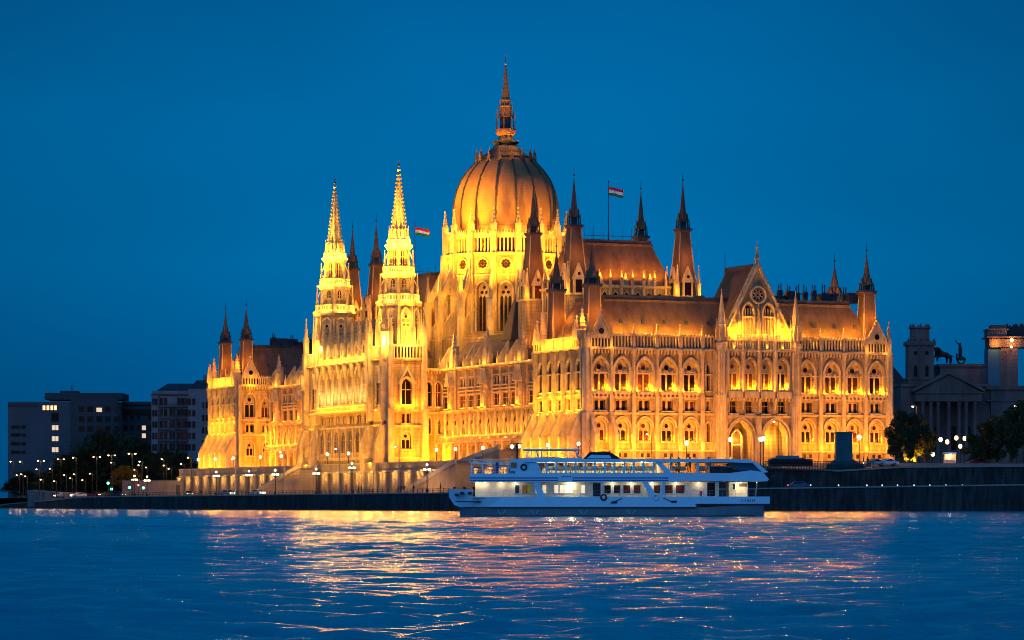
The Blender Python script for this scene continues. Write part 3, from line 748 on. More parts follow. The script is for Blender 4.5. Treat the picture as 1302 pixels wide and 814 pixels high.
# gable roof behind the big gable
gr = MB(); gr.mat('roof')
y0, y1 = -0.4, 13.5
P = [(GC - 7.2, y0, 36.6), (GC + 7.2, y0, 36.6), (GC, y0, 50.4), (GC - 7.2, y1, 36.6), (GC + 7.2, y1, 36.6), (GC, y1, 50.4)]
gr.add(P, [[0, 1, 2], [3, 5, 4], [0, 2, 5, 3], [1, 4, 5, 2]])
gr.mat('lead'); gr.box(ident, GC - 0.15, GC + 0.15, y0 + 1, y1, 50.4, 51.6)
gr.tube((GC, y1, 51.5), (GC, y1, 55), 0.07)
gr.build('roof', PL)

# ---------------- wings along the river
NU0, NU1, FU0, FU1 = 26, 102, 154, 229
WV = 9.0
def wing(u0, u1, near):
    T = T_riv(WV); m = MB(); n = 15; p = (u1 - u0)/n
    m.mat('stone'); m.box(ident, WV + REC, 34, u0, u1, 3, 32.8)
    m.mat('stone')
    for i in range(n):
        a0, a1 = u0 + i*p, u0 + (i+1)*p; c = (a0+a1)/2; feature = i in (5, 9, 13) 
        if feature:
            m.mat('stone'); m.box(T, a0, a1, -REC, 0.9, 23, 32.8)
            m.mat('trim'); m.box(T, c - 1.1, c - 0.7, 0.9, 1.5, 23.4, 29); m.box(T, c + 0.7, c + 1.1, 0.9, 1.5, 23.4, 29)
            m.prism(T, [(c - 1.5, 28.6), (c + 1.5, 28.6), (c, 32.2)], 0.9, 2.2)
            m.taper(T, c, 1.3, 23.6, 26.6, 0.7, 0.5, 0.35, 0.3); m.ball(T(c, 1.3, 26.9), 0.28)
            point(T(c, 2.3, 23.7), 90*FL, 0.15, YEL, PL)
        else:
            seg(m, T, ROT_RIV, a0, a1, 27.4, 32.8, 0, ('pair', 3.0, 28.3, 30.2, 0), False)
            seg(m, T, ROT_RIV, a0, a1, 23, 27.4, 0, ('single', 3.4, 23.6, 26.2, 0), near)
        seg(m, T, ROT_RIV, a0, a1, 15.9, 22.6, 0, ('twin', 3.6, 16.2, 21.6, 2.2), False)
        m.mat('stone'); arch_hole(m, T, a0, a1, GZ, 15.6, 1.6, 1.5, c, 3.4, GZ, 13.0, 1.9)
        m.box(T, a0, a1, 0, 1.6, 15.3, 15.6)
        m.mat('wood'); m.poly(T, [(c - 0.8, -0.55, GZ), (c + 0.8, -0.55, GZ), (c + 0.8, -0.55, 13.2), (c - 0.8, -0.55, 13.2)])
    for i in range(n + 1):
        a = u0 + i*p; m.mat('trim')
        m.box(T, a - 0.4, a + 0.4, -0.2, 2.1, 3, 15.4); m.box(T, a - 0.25, a + 0.25, -0.2, 0.6, 15.4, 22.8)
        m.lathe(T, a, 1.5, [(0.3, 15.6), (0.26, 20.5), (0.5, 21.0), (0.2, 22.7)], 6)
        m.box(T, a - 0.2, a + 0.2, -0.2, 0.45, 22.8, 32.5)
    string(m, T, u0, u1, 0, 1.5, 22.6, 0.4); string(m, T, u0, u1, 0, 2.0, 15.4, 0.35); string(m, T, u0, u1, 0, 0.35, 27.3, 0.2)
    string(m, T, u0, u1, -0.1, 1.0, 32.5, 0.5)
    balustrade(m, T, u0, u1, 1.7, 15.8, 16.9, 0.7, 0.25)
    m.build('wing_wall', PL)
    # parapet gablets against the roof
    for i in range(n + 1):
        a = u0 + i*p + 0.01; feature = i in (5, 9, 13); g = MB(); g.mat('trim')
        if feature:
            c = a + p/2; g.taper(T, c, 0.2, 33, 35.5, 2.2, 1.8, 2.0, 1.7)
            g.taper(T, c, 0.2, 35.5, 41.5, 1.8, 1.6, 0.12, 0.12)
            for s in (-1, 1): pinnacle(g, T, c + s*1.5, 0.5, 33, 0.45, 4.2)
            for k in range(1, 6): ww = 1.8*(1 - k/6) + 0.4; g.taper(T, c, 0.2, 35.5 + k, 35.8 + k, ww, ww, ww*0.7, ww*0.7)
            g.build('gable', PL)
        elif i - 1 not in (5, 9, 13) or True:
            S = lambda b, aa, z: T(aa, b, z)
            g.prism(S, [(0.9, 33), (0.9, 34.2), (-1.6, 38.2), (-1.9, 38.2), (-1.9, 33)], a - 0.2, a + 0.2)
            pinnacle(g, T, a, 0.9, 33, 0.45, 2.6)
            g.build('roof_fin', PL)
    r = MB(); r.mat('purple')
    x0 = WV + 0.8
    P = [(x0, u0, 33.2), (x0 + 5.5, u0, 39.3), (24, u0, 39.3), (24, u0, 33), (x0, u1, 33.2), (x0 + 5.5, u1, 39.3), (24, u1, 39.3), (24, u1, 33)]
    r.add(P, [[0, 4, 5, 1], [1, 5, 6, 2], [2, 6, 7, 3], [0, 1, 2, 3], [4, 7, 6, 5], [0, 3, 7, 4]])
    r.build('roof', PL)
    k = 1.0
    area(T((u0+u1)/2, 9.0, 10.6), (1, 0, 0.9), (0, 1, 0), u1 - u0 - 4, 0.6, 2600*FL, AMB, PL)
    for i in range(n):
        c = u0 + (i+0.5)*p
        point(T(c, 3.0, 10.5), 160*FL, 0.12, AMB, PL); point(T(c, 0.9, 16.3), 110*FL, 0.1, YEL, PL); point(T(c, 0.9, 23.4), 65*FL, 0.1, AMB, PL); point(T(c, 1.2, 33.3), 28*FL, 0.1, YEL, PL)
    area(T((u0+u1)/2, 2.4, 17.0), (0.8, 0, 1), (0, 1, 0), u1 - u0 - 4, 0.25, 900*FL, YEL, PL)
    area(T((u0+u1)/2, 3.0, 23.1), (0.6, 0, 1), (0, 1, 0), u1 - u0 - 4, 0.25, 600*FL, AMB, PL)
    area(T((u0+u1)/2, 1.9, 33.0), (0.9, 0, 1), (0, 1, 0), u1 - u0 - 4, 0.25, 500*FL, YEL, PL)
wing(NU0, NU1, True); wing(FU0, FU1, False)

# ---------------- central river block with the two towers
CU0, CU1 = 102, 154
cb = MB(); cb.mat('stone')
TSF = T_end(CU0 - 2)          # side face of the near tower, u = 100
cb.box(ident, -6 + REC, 4, CU0 - 2 + REC, 156 - REC, 3, 38)
cb.box(ident, 4, 12, CU0 + 0.6, 154, 3, 33.2)
# step between the tower and the wing
TST = T_end(CU0 - 0.2)
for a0, a1 in ((4.0, 6.5), (6.5, 9.0)):
    seg(cb, TST, 0, a0, a1, 22.8, 33.2, 0, ('lancet', 1.5, 24.2, 30.0, 1.2))
    seg(cb, TST, 0, a0, a1, 11.8, 22.8, 0, ('lancet', 1.0, 17.8, 21.6, 0.8))
cb.mat('trim'); string(cb, TST, 4, 9, 0, 0.5, 22.6); corbels(cb, TST, 4, 9, 0, 0.6, 31.8, 32.6); cb.box(TST, 4, 9.2, -1, 0.8, 32.6, 33.1)
# near tower side face
seg(cb, TSF, 0, -4.6, 2.6, 23.2, 35.2, 0, ('lancet', 2.7, 24.6, 30.6, 1.8))
seg(cb, TSF, 0, -4.6, 2.6, 19.6, 23.2, 0, ('pair', 2.2, 20.1, 22.4, 0))
seg(cb, TSF, 0, -4.6, 2.6, 12.0, 19.6, 0, ('twin', 2.4, 14.2, 18.2, 1.4))
cb.mat('stone'); cb.box(TSF, -5.8, 3.9, -REC, 0.3, 3, 12.0)
cb.mat('trim'); arch_ring(cb, TSF, -1, 2.7, 24.6, 28.8, 1.8, 0.5, 0, 0.6)
cb.prism(TSF, [(-3.2, 29.4), (-2.7, 29.4), (-1, 32.6), (0.7, 29.4), (1.2, 29.4), (-1, 33.5)], 0, 0.7)
for zz in (12.0, 19.4, 23.0): string(cb, TSF, -5.8, 3.9, 0, 0.55, zz)
for a in (-5.2, 3.3):
    cb.box(TSF, a - 0.75, a + 0.75, -0.3, 1.3, 3, 23); cb.box(TSF, a - 0.6, a + 0.6, -0.3, 0.9, 23, 38); pinnacle(cb, TSF, a, 0.4, 38, 1.1, 9)
    cb.box(TSF, a - 0.9, a + 0.9, -0.3, 1.5, 23, 23.6)
string(cb, TSF, -5.8, 3.9, 0, 0.7, 35.0, 0.4); cb.box(TSF, -5.8, 3.9, 0, 0.7, 38.0, 38.5)
for i in range(9):
    a = -4.2 + 6.4*i/8; cb.box(TSF, a - 0.16, a + 0.16, 0, 0.5, 35.4, 38)
cb.mat('glass'); cb.poly(TSF, [(-4.4, 0.04, 35.6), (2.4, 0.04, 35.6), (2.4, 0.04, 37.8), (-4.4, 0.04, 37.8)])
# side faces of far tower not seen; river front between and on the towers
TRC = T_riv(-6)
def tower_front(a0, a1):
    c = (a0+a1)/2
    seg(cb, TRC, ROT_RIV, a0 + 1.4, a1 - 1.4, 23.2, 35.2, 0, ('lancet', 2.4, 24.6, 31.0, 1.7), False)
    seg(cb, TRC, ROT_RIV, a0 + 1.4, a1 - 1.4, 12.0, 23.2, 0, ('lancet', 2.0, 14.2, 18.2, 1.2), False)
    cb.mat('stone'); cb.box(TRC, a0, a1, -REC, 0.3, 3, 12); cb.box(TRC, a0 + 0.8, a1 - 0.8, -REC, 0.0, 35.2, 38.4)
    cb.mat('trim')
    for a in (a0 + 0.8, a1 - 0.8):
        stepped_buttress(cb, TRC, a, 1.5, -0.2, 2.7, 3, 15.6, 19.6, 1.4)
        cb.box(TRC, a - 0.65, a + 0.65, -0.2, 1.2, 20.8, 38); pinnacle(cb, TRC, a, 0.5, 38, 1.1, 9)
        # niche canopy
        cb.prism(TRC, [(a - 0.9, 29.5), (a + 0.9, 29.5), (a, 33.2)], 1.1, 2.0)
        cb.box(TRC, a - 0.6, a + 0.6, 1.1, 1.5, 23.2, 23.7)
    for zz in (12.0, 19.6, 23.2, 35.0, 38.0): string(cb, TRC, a0, a1, 0, 0.7, zz)
    for i in range(11):
        a = a0 + 1.5 + (a1-a0-3)*i/10; cb.box(TRC, a - 0.16, a + 0.16, 0, 0.5, 35.4, 38)
tower_front(100, 110.4); tower_front(145.6, 156)
n, a0c, a1c = 7, 110.4, 145.6; p = (a1c - a0c)/n
cb.mat('stone'); cb.box(ident, -6 + 1.1, 2, a0c, a1c, 22, 35.2)
for i in range(n):
    a0, a1 = a0c + i*p, a0c + (i+1)*p; c = (a0+a1)/2
    cb.mat('stone'); arch_hole(cb, TRC, a0, a1, 12.0, 19.6, 0.6, 0.4, c, 2.3, 13.6, 17.2, 1.5)
    put_window('lancet', 2.1, 5.0, 1.3, TRC(c, 0.6 - 0.42, 13.7), ROT_RIV, False)
    cb.mat('stone'); rect_hole(cb, TRC, a0, a1, 19.6, 23.2, 0.2, 0.35, c, 2.6, 20.4, 22.4)
    put_window('pair', 2.4, 1.8, 0, TRC(c, 0.2 - 0.4, 20.5), ROT_RIV, False)
    cb.mat('stone'); arch_hole(cb, TRC, a0, a1, 23.6, 35.2, 0.5, 1.5, c, 3.7, 24.6, 31.2, 2.6, 6)     # loggia arch
    cb.mat('wood'); cb.poly(TRC, [(c - 0.9, -1.0, 24.6), (c + 0.9, -1.0, 24.6), (c + 0.9, -1.0, 28.6), (c - 0.9, -1.0, 28.6)])
    cb.mat('trim'); arch_ring(cb, TRC, c, 3.7, 28, 31.2, 2.6, 0.25, 0.5, 0.9, 6)
    point(TRC(c, -0.2, 27.2), 150*FL, 0.22, (1, 0.72, 0.35), PL, 'loggia_lantern')
    point(TRC(c, 2.4, 36.0), 260*FL, 0.12, (1, 0.50, 0.05), PL, 'cornice_floodlight')
cb.mat('stone'); cb.box(TRC, a0c, a1c, -REC, 0.5, 3, 12.0); cb.box(TRC, a0c, a1c, -2.4, 0.6, 23.2, 23.6)
cb.box(TRC, a0c, a1c, -3.2, -0.8, 3, 23.2)
cb.mat('trim')
for i in range(n + 1):
    a = a0c + i*p
    cb.box(TRC, a - 0.28, a + 0.28, 0, 0.95, 12, 19.6); cb.box(TRC, a - 0.28, a + 0.28, 0.3, 1.0, 23.6, 35.0)
    cb.taper(TRC, a, 0.9, 31.5, 35.0, 0.6, 0.8, 1.1, 1.8)
for zz, d in ((12.0, 1.0), (19.4, 0.9), (23.2, 1.5), (35.0, 1.7)): string(cb, TRC, a0c, a1c, 0, d, zz, 0.4)
balustrade(cb, TRC, a0c, a1c, 1.2, 23.6, 24.8, 0.6, 0.25)
cb.mat('stone'); cb.box(TRC, a0c, a1c, -3, 0.9, 35.4, 36.6)
cb.build('central_wall', PL)
for i in range(n):
    c = a0c + (i + 0.5)*p; g = MB(); g.mat('trim')
    g.taper(TRC, c, 0.2, 36.6, 39.0, 2.6, 1.4, 2.4, 1.3); g.taper(TRC, c, 0.2, 39.0, 45.4, 2.3, 1.3, 0.14, 0.14)
    for s in (-1, 1): pinnacle(g, TRC, c + s*1.7, 0.5, 36.6, 0.5, 5.0)
    for k in range(1, 7): ww = 2.2*(1 - k/7) + 0.4; g.taper(TRC, c, 0.2, 39 + 6.3*k/7, 39.3 + 6.3*k/7, ww, ww*0.7, ww*0.7, ww*0.5)
    g.mat('glass'); g.poly(TRC, [(a, 0.93, z) for a, z in arch_pts(c, 0.9, 37, 38.2, 0.7, 4)])
    g.build('gable', PL)
rf = mansard('roof', -3.5, 10, 111, 145, 36, 46, 5.5, 1.5, 'purple', False); rf.build('roof', PL)
area(TRC(128, 12.5, 10.0), (1, 0, 1.0), (0, 1, 0), 52, 0.8, 2200*FL, YEL, PL)
for i in range(n):
    c = a0c + (i+0.5)*p; point(TRC(c, 2.0, 10.8), 170*FL, 0.12, YEL, PL); point(TRC(c, 1.2, 20.0), 14*FL, 0.1, YEL, PL)
for c in (105.2, 150.8):
    for zz, pw in ((10.8, 420), (20.2, 160), (23.9, 200), (35.5, 90)): point(TRC(c, 2.2, zz), pw*FL, 0.12, YEL, PL)
area(TRC(128, 2.3, 20.0), (0.5, 0, 1), (0, 1, 0), 50, 0.25, 260*FL, YEL, PL)
area(TRC(128, 2.8, 23.6), (0.7, 0, 1), (0, 1, 0), 34, 0.25, 1000*FL, YEL, PL)
area(TSF(-1, 9.5, 11.0), (0, 1, 1.0), (1, 0, 0), 8, 0.6, 1500*FL, AMB, PL)
for zz, pw in ((12.6, 110), (20.0, 70), (35.6, 60)): point(TSF(-1, 1.6, zz), pw*FL, 0.12, AMB, PL)
area(TSF(-1, 1.6, 23.5), (0, 0.45, 1), (1, 0, 0), 7, 0.25, 260*FL, AMB, PL)
for s in (-2.4, 0.4): point(TSF(s, 0.95, 24.3), 90*FL, 0.12, YEL, PL)
area(TST(6.5, 7, 10.4), (0, 1, 1.2), (1, 0, 0), 4, 0.5, 700*FL, AMB, PL)

def river_tower(x, y):
    t = MB(); t.mat('stone')
    t.lathe(ident, x, y, [(5.1, 38.0), (4.9, 39), (4.7, 48.2)], 8, PI/8)
    t.lathe(ident, x, y, [(3.7, 49), (3.5, 54.9)], 8, PI/8)
    t.lathe(ident, x, y, [(2.75, 55.4), (2.55, 61.6)], 8, PI/8)
    t.mat('trim')
    t.lathe(ident, x, y, [(4.9, 47.6), (5.5, 48.3), (5.5, 48.8), (4.9, 48.9)], 8, PI/8)
    t.lathe(ident, x, y, [(3.7, 54.2), (4.1, 54.9), (4.1, 55.4), (3.7, 55.5)], 8, PI/8)
    t.lathe(ident, x, y, [(2.6, 60.8), (3.3, 61.7), (3.3, 62.1), (2.5, 62.2)], 8, PI/8)
    t.lathe(ident, x, y, [(2.15, 62.1), (2.05, 65.6)], 8, PI/8)
    o = t.build('river_tower', PL)
    for R, z0, z1 in ((4.75, 48.9, 50.4), (3.6, 55.5, 56.9), (2.65, 62.2, 63.3)):
        b = MB(); b.mat('trim')
        for k in range(8):
            t0 = PI/8 + k*PI/4; t1 = t0 + PI/4; m_ = (t0+t1)/2; r_ = R*math.cos(PI/8)
            Tk = lambda a, d, z: (x + (r_ + d)*math.cos(m_) - a*math.sin(m_), y + (r_ + d)*math.sin(m_) + a*math.cos(m_), z)
            h = R*math.sin(PI/8); b.box(Tk, -h, h, -0.15, 0.15, z0, z0+0.2); b.box(Tk, -h, h, -0.2, 0.2, z1-0.25, z1)
            nn = 5
            for i in range(nn + 1): a = -h + 2*h*i/nn; b.box(Tk, a - 0.1, a + 0.1, -0.12, 0.12, z0, z1 - 0.2)
        b.build('balustrade', o)
    for k in range(8):
        m_ = k*PI/4; c, s = math.cos(m_), math.sin(m_)
        rot = m_ + PI/2
        for R, z0, w, h, rs in ((4.62, 39.6, 2.0, 7.4, 1.6), (3.4, 50.8, 0.9, 3.2, 0.8), (2.5, 57.2, 0.7, 3.6, 0.6)):
            r_ = R*math.cos(PI/8) + 0.05
            put_window('twin' if w > 1 else 'lancet', w, h, rs, (x + r_*c, y + r_*s, z0), rot, True, o)
        if True:
            Tk = lambda a, d, z: (x + d*c - a*s, y + d*s + a*c, z)
            g = MB(); g.mat('trim'); arch_ring(g, Tk, 0, 2.1, 39.4, 45.3, 1.7, 0.3, 4.2, 4.75)
            g.build('hood_mould', o); g = MB(); g.mat('trim'); g.prism(Tk, [(-0.8, 62.2), (0.8, 62.2), (0, 66.0)], 1.95, 2.25); g.build('gablet', o)
        q = m_ + PI/8
        pin(x + 5.2*math.cos(q), y + 5.2*math.sin(q), 38.4, 1.0, 1.9, o)
        pin(x + 4.35*math.cos(q), y + 4.35*math.sin(q), 48.9, 0.95, 1.25, o)
        pin(x + 3.3*math.cos(q), y + 3.3*math.sin(q), 55.5, 0.85, 1.05, o)
        pin(x + 2.25*math.cos(q), y + 2.25*math.sin(q), 62.2, 0.7, 0.85, o)
        # little flying struts
    st = MB(); st.mat('trim')
    for k in range(8):
        q = k*PI/4 + PI/8; c, s = math.cos(q), math.sin(q)
        st.tube((x + 4.3*c, y + 4.3*s, 52.3), (x + 3.4*c, y + 3.4*s, 54.2), 0.16, 0.16, 4)
        st.tube((x + 3.3*c, y + 3.3*s, 58.4), (x + 2.5*c, y + 2.5*s, 60.4), 0.16, 0.16, 4)
        st.tube((x + 4.75*c, y + 4.75*s, 38.2), (x + 4.55*c, y + 4.55*s, 47.8), 0.3, 0.22, 4)
    st.build('flying_strut', o)
    sp = MB(); sp.mat('trim'); sp.lathe(ident, x, y, [(1.75, 65.3), (0.95, 72.4), (0.16, 79.3)], 8, PI/8)
    for k in range(8):
        q = k*PI/4 + PI/8
        for j in range(15):
            f = j/15; r = 1.75*(1-f) + 0.16*f + 0.12; z = 65.6 + 13.6*f
            sp.taper(ident, x + r*math.cos(q), y + r*math.sin(q), z, z + 0.42, 0.34, 0.34, 0.18, 0.18)
    sp.lathe(ident, x, y, [(0.2, 79.2), (0.42, 79.7), (0.2, 80.1), (0.12, 80.5)], 8)
    so = sp.build('spire', o)
    f = MB(); f.mat('iron'); f.ball((x, y, 80.7), 0.3); f.tube((x, y, 80.5), (x, y, 82.4), 0.09, 0.04); f.box(ident, x - 0.35, x + 0.35, y - 0.05, y + 0.05, 81.5, 81.65)
    f.build('finial', o)
    # ring of floodlights on each gallery
    for k, q in enumerate((PI, -3*PI/4, -PI/2, -PI/4)):
        c, s = math.cos(q), math.sin(q)
        for R, z, pw in ((8.3, 39.2, 1400), (5.6, 49.4, 300), (4.5, 55.9, 220), (3.9, 62.6, 480)):
            point((x + R*c, y + R*s, z), pw*FL, 0.25, (1.0, 0.50, 0.06), PL, 'tower_floodlight')
def tower_spots(x, y):
    for q in (PI, -3*PI/4, -PI/2):
        c, s = math.cos(q), math.sin(q)
        for R_, z_, zt_, en in ((13.5, 40, 74, 130000), (7.6, 38.8, 55, 5000)):
            d_ = bpy.data.lights.new("spire_spot", 'SPOT'); d_.energy = en*FL; d_.color = (1, 0.50, 0.02); d_.spot_size = math.radians(30 if R_ > 10 else 44); d_.spot_blend = 0.7; d_.shadow_soft_size = 0.12
            o_ = bpy.data.objects.new("spire_spot", d_); COL.objects.link(o_); o_.parent = PL
            p_ = Vector((x + R_*c, y + R_*s, z_)); o_.location = p_; o_.rotation_euler = (Vector((x, y, zt_)) - p_).to_track_quat('-Z', 'Y').to_euler()
tower_spots(-1.0, 105.0); tower_spots(-1.0, 149.5)
river_tower(-1.0, 105.0); river_tower(-1.0, 149.5)

# body of the building behind the river fronts
bd = MB(); bd.mat('stone')
bd.box(ident, 20, 66, 24, 101, 3, 34); bd.box(ident, 12, 60, 102.5, 156, 3, 33); bd.box(ident, 20, 66, 156, 231, 3, 34)
bd.build('inner_wall', PL)

# ---------------- chamber blocks with their corner spires
def chamber(u0, u1, v0, v1, front=True):
    m = MB(); m.mat('stone'); m.box(ident, v0 + 1, v1 - 1, u0 + 1, u1 - 1, 30, 49.2)
    m.mat('trim')
    TEc, TRr = T_end(u0 + 1), T_riv(v0 + 1)
    for T, a0, a1 in ((TEc, v0 + 1, v1 - 1), (TRr, u0 + 1, u1 - 1)):
        string(m, T, a0, a1, 0, 0.5, 43.6); string(m, T, a0, a1, 0, 0.7, 48.8, 0.4)
        nn = int((a1 - a0)/2.6)
        for i in range(nn + 1):
            a = a0 + (a1-a0)*i/nn; m.box(T, a - 0.22, a + 0.22, 0, 0.6, 38, 49.0); pinnacle(m, T, a, 0.4, 49, 0.5, 3.4)
        for i in range(nn):
            a = a0 + (a1-a0)*(i+0.5)/nn
            m.mat('glass'); m.poly(T, [(x_, 0.05, z_) for x_, z_ in arch_pts(a, 1.1, 44.2, 46.8, 0.9, 4)]); m.mat('trim')
            arch_ring(m, T, a, 1.1, 44.2, 46.8, 0.9, 0.15, 0, 0.25, 4)
    m.build('chamber_wall', PL)
    r = mansard('roof', v0 + 1.4, v1 - 1.4, u0 + 1.2, u1 - 1.2, 49.2, 58.6, 3.6, 4.2)
    r.mat('trim')
    for k in range(3): r.taper(ident, v0 + 7 + 6*k, u0 + 1.6, 49.3, 52.0, 1.6, 1.0, 0.1, 0.1)
    r.mat('lead')
    for k in range(7): r.tube((v0 + 6 + 2.3*k, u0 + 8, 59.4), (v0 + 6 + 2.3*k, u0 + 8, 61.2 + 1.5*random.random()), 0.05, n=4)
    r.box(ident, v0 + 5, v1 - 5, u0 + 6.1, u0 + 6.2, 60.3, 60.4)
    r.build('roof', PL)
    area(TEc((v0+v1)/2 + 1, 0.9, 51.2), (0, 1.1, 1), (1, 0, 0), v1 - v0 - 10, 0.3, 460*FL, AMB, PL)
    area(TRr((u0+u1)/2, 0.9, 51.2), (1.1, 0, 1), (0, 1, 0), u1 - u0 - 8, 0.3, 420*FL, AMB, PL)
    area(TRr((u0+u1)/2, 5, 36), (1, 0, 1.6), (0, 1, 0), u1 - u0 - 4, 0.4, 500*FL, AMB, PL)
def chamber_spire(x, y, lit=1.0):
    b = MB(); b.mat('stone'); b.box(ident, x - 2.6, x + 2.6, y - 2.6, y + 2.6, 36, 47.0)
    b.mat('trim'); b.box(ident, x - 2.9, x + 2.9, y - 2.9, y + 2.9, 46.6, 47.0)
    b.build('spire_base', PL)
    o = corner_spire(x, y, 47.0, 61.2, 72.4, 4.6, 2.3)
    for rot in (0, PI/2, PI, -PI/2):
        c, s = math.cos(rot), math.sin(rot)
        Tk = lambda a, d, z: (x + a*c + d*s, y + a*s - d*c, z)
        g = MB(); g.mat('trim'); g.box(Tk, -1.2, -0.8, 2.1, 2.7, 47, 50.2); g.box(Tk, 0.8, 1.2, 2.1, 2.7, 47, 50.2); g.box(Tk, -0.14, 0.14, 2.1, 2.6, 47, 50)
        g.prism(Tk, [(-1.45, 50.0), (1.45, 50.0), (0, 53.6)], 2.0, 2.8)
        pinnacle(g, Tk, 2.6, 2.6, 47, 0.75, 6.6)
        g.mat('glass'); disc(g, Tk, 0, 51.2, 0.38, 2.83, 8); g.poly(Tk, [(-0.8, 2.62, 47.2), (0.8, 2.62, 47.2), (0.8, 2.62, 49.9), (-0.8, 2.62, 49.9)])
        g.build('gablet', o)
    for a, b_ in ((-4.0, -4.0), (4.0, -4.0)): point((x + a, y + b_, 47.8), 300*lit*FL, 0.2, YEL, PL)
chamber(37.5, 59.5, 14, 40)
chamber(156, 182, 14, 40)
for x, y in ((14, 37.5), (40.2, 37.5), (14, 59.9), (40, 58.8), (14, 160.5), (14.2, 178.5)): chamber_spire(x, y)
# crossing roofs beside the dome
cr_ = mansard('roof', 14, 57, 133, 158, 44, 57.6, 6, 5); cr_.build('roof', PL)
cr2 = mansard('roof', 16, 55, 62, 110, 34, 40.3, 5, 5, 'purple'); cr2.build('roof', PL)
py = MB(); py.mat('roof'); py.taper(ident, 15.5, 72.5, 38.5, 50.0, 6.0, 6.0, 0.3, 0.3); py.build('roof', PL)
# slim spire on the roof behind the end block, near the landward side
corner_spire(74, 30, 30, 46.2, 55.0, 3.6, 3.0)
point((71.5, 26.5, 47.0), 260*FL, 0.2, AMB, PL)

# ---------------- dome
DX, DY = 35.6, 127.5
R16 = 14.9
off = PI/16
dr = MB(); dr.mat('stone')
fl = R16*math.cos(PI/16)
for k in range(16):
    m_ = k*PI/8; c, s = math.cos(m_), math.sin(m_); h = R16*math.sin(PI/16)
    Tk = lambda a, d, z: (DX + (fl + d)*c - a*s, DY + (fl + d)*s + a*c, z)
    dr.mat('stone'); arch_hole(dr, Tk, -h, h, 30, 56.6, 0, 1.2, 0, 3.0, 41.5, 53.0, 1.9, 6)
    dr.poly(Tk, [(-h, 0, 56.6), (h, 0, 56.6), (h, 0, 62.0), (-h, 0, 62.0)])
    dr.poly(Tk, [(-h, -0.9, 62.0), (h, -0.9, 62.0), (h, -0.9, 67), (-h, -0.9, 67)])
    dr.mat('trim'); arch_ring(dr, Tk, 0, 3.0, 41.5, 53.0, 1.9, 0.35, 0, 0.4, 6)
    ring(dr, Tk, 0, 59.3, 1.25, 0.3, 0, 0.3, 14)
    dr.mat('glass')
    for j in range(8): t = j*PI/4; disc(dr, Tk, 0.78*math.cos(t), 59.3 + 0.78*math.sin(t), 0.36, 0.04, 8)
    disc(dr, Tk, 0, 59.3, 0.45, 0.05, 8)
    dr.poly(Tk, [(-h, -0.86, 62.4), (h, -0.86, 62.4), (h, -0.86, 65.6), (-h, -0.86, 65.6)])
    dr.mat('trim'); string(dr, Tk, -h, h, 0, 0.5, 61.6, 0.45); string(dr, Tk, -h, h, 0, 0.3, 56.6, 0.25)
    dr.box(Tk, -h, h, -0.9, 0.35, 65.6, 66.6)
    for i in range(6):
        a = -h + 0.6 + (2*h - 1.2)*i/5; dr.box(Tk, a - 0.17, a + 0.17, -0.5, 0.1, 62.0, 65.6)
    for i in range(8):
        a = -h + 2*h*(i+0.5)/8; dr.taper(Tk, a, 0.2, 66.6, 67.5, 0.42, 0.4, 0.12, 0.12)
    q = m_ + PI/16; cq, sq = math.cos(q), math.sin(q)
    Tq = lambda a, d, z: (DX + (R16 + d)*cq - a*sq, DY + (R16 + d)*sq + a*cq, z)
    dr.box(Tq, -0.75, 0.75, -0.6, 0.8, 30, 67.0)
    dr.taper(Tq, 0, 0.9, 52, 62, 1.1, 1.4, 0.9, 0.6)
drum = dr.build('dome_drum', PL)
for k in range(16):
    m_ = k*PI/8; c, s = math.cos(m_), math.sin(m_)
    if c*-0.7 + s*-1 > -0.45:      # faces that can be seen
        put_window('tall', 3.0, 13.4, 1.9, (DX + (fl - 1.25)*c, DY + (fl - 1.25)*s, 41.5), m_ + PI/2, True, drum)
    q = m_ + PI/16
    pin(DX + 15.1*math.cos(q), DY + 15.1*math.sin(q), 66.4, 2.0, 1.25, drum)
# lower ring with flying buttresses
fb = MB(); fb.mat('stone')
fb.lathe(ident, DX, DY, [(19.2, 30), (19.2, 41), (15.2, 43)], 16, off)
for k in range(16):
    q = k*PI/8 + PI/16; cq, sq = math.cos(q), math.sin(q)
    Tq = lambda a, d, z: (DX + d*cq - a*sq, DY + d*sq + a*cq, z)
    fb.mat('trim'); fb.box(Tq, -0.7, 0.7, 18.6, 20.2, 30, 50.5)
    S = lambda b, aa, z: (DX + b*cq - aa*sq, DY + b*sq + aa*cq, z)
    fb.prism(S, [(15.3, 56.5), (15.3, 60.0), (20.0, 50.4), (20.0, 48.6), (18.6, 49.5)], -0.4, 0.4)
    fb.prism(S, [(15.0, 43), (15.0, 49), (18.7, 44), (18.7, 41)], -0.35, 0.35)
fb.build('flying_buttress', drum)
for k in range(16):
    q = k*PI/8 + PI/16; pin(DX + 19.4*math.cos(q), DY + 19.4*math.sin(q), 50.3, 1.7, 1.2, drum)
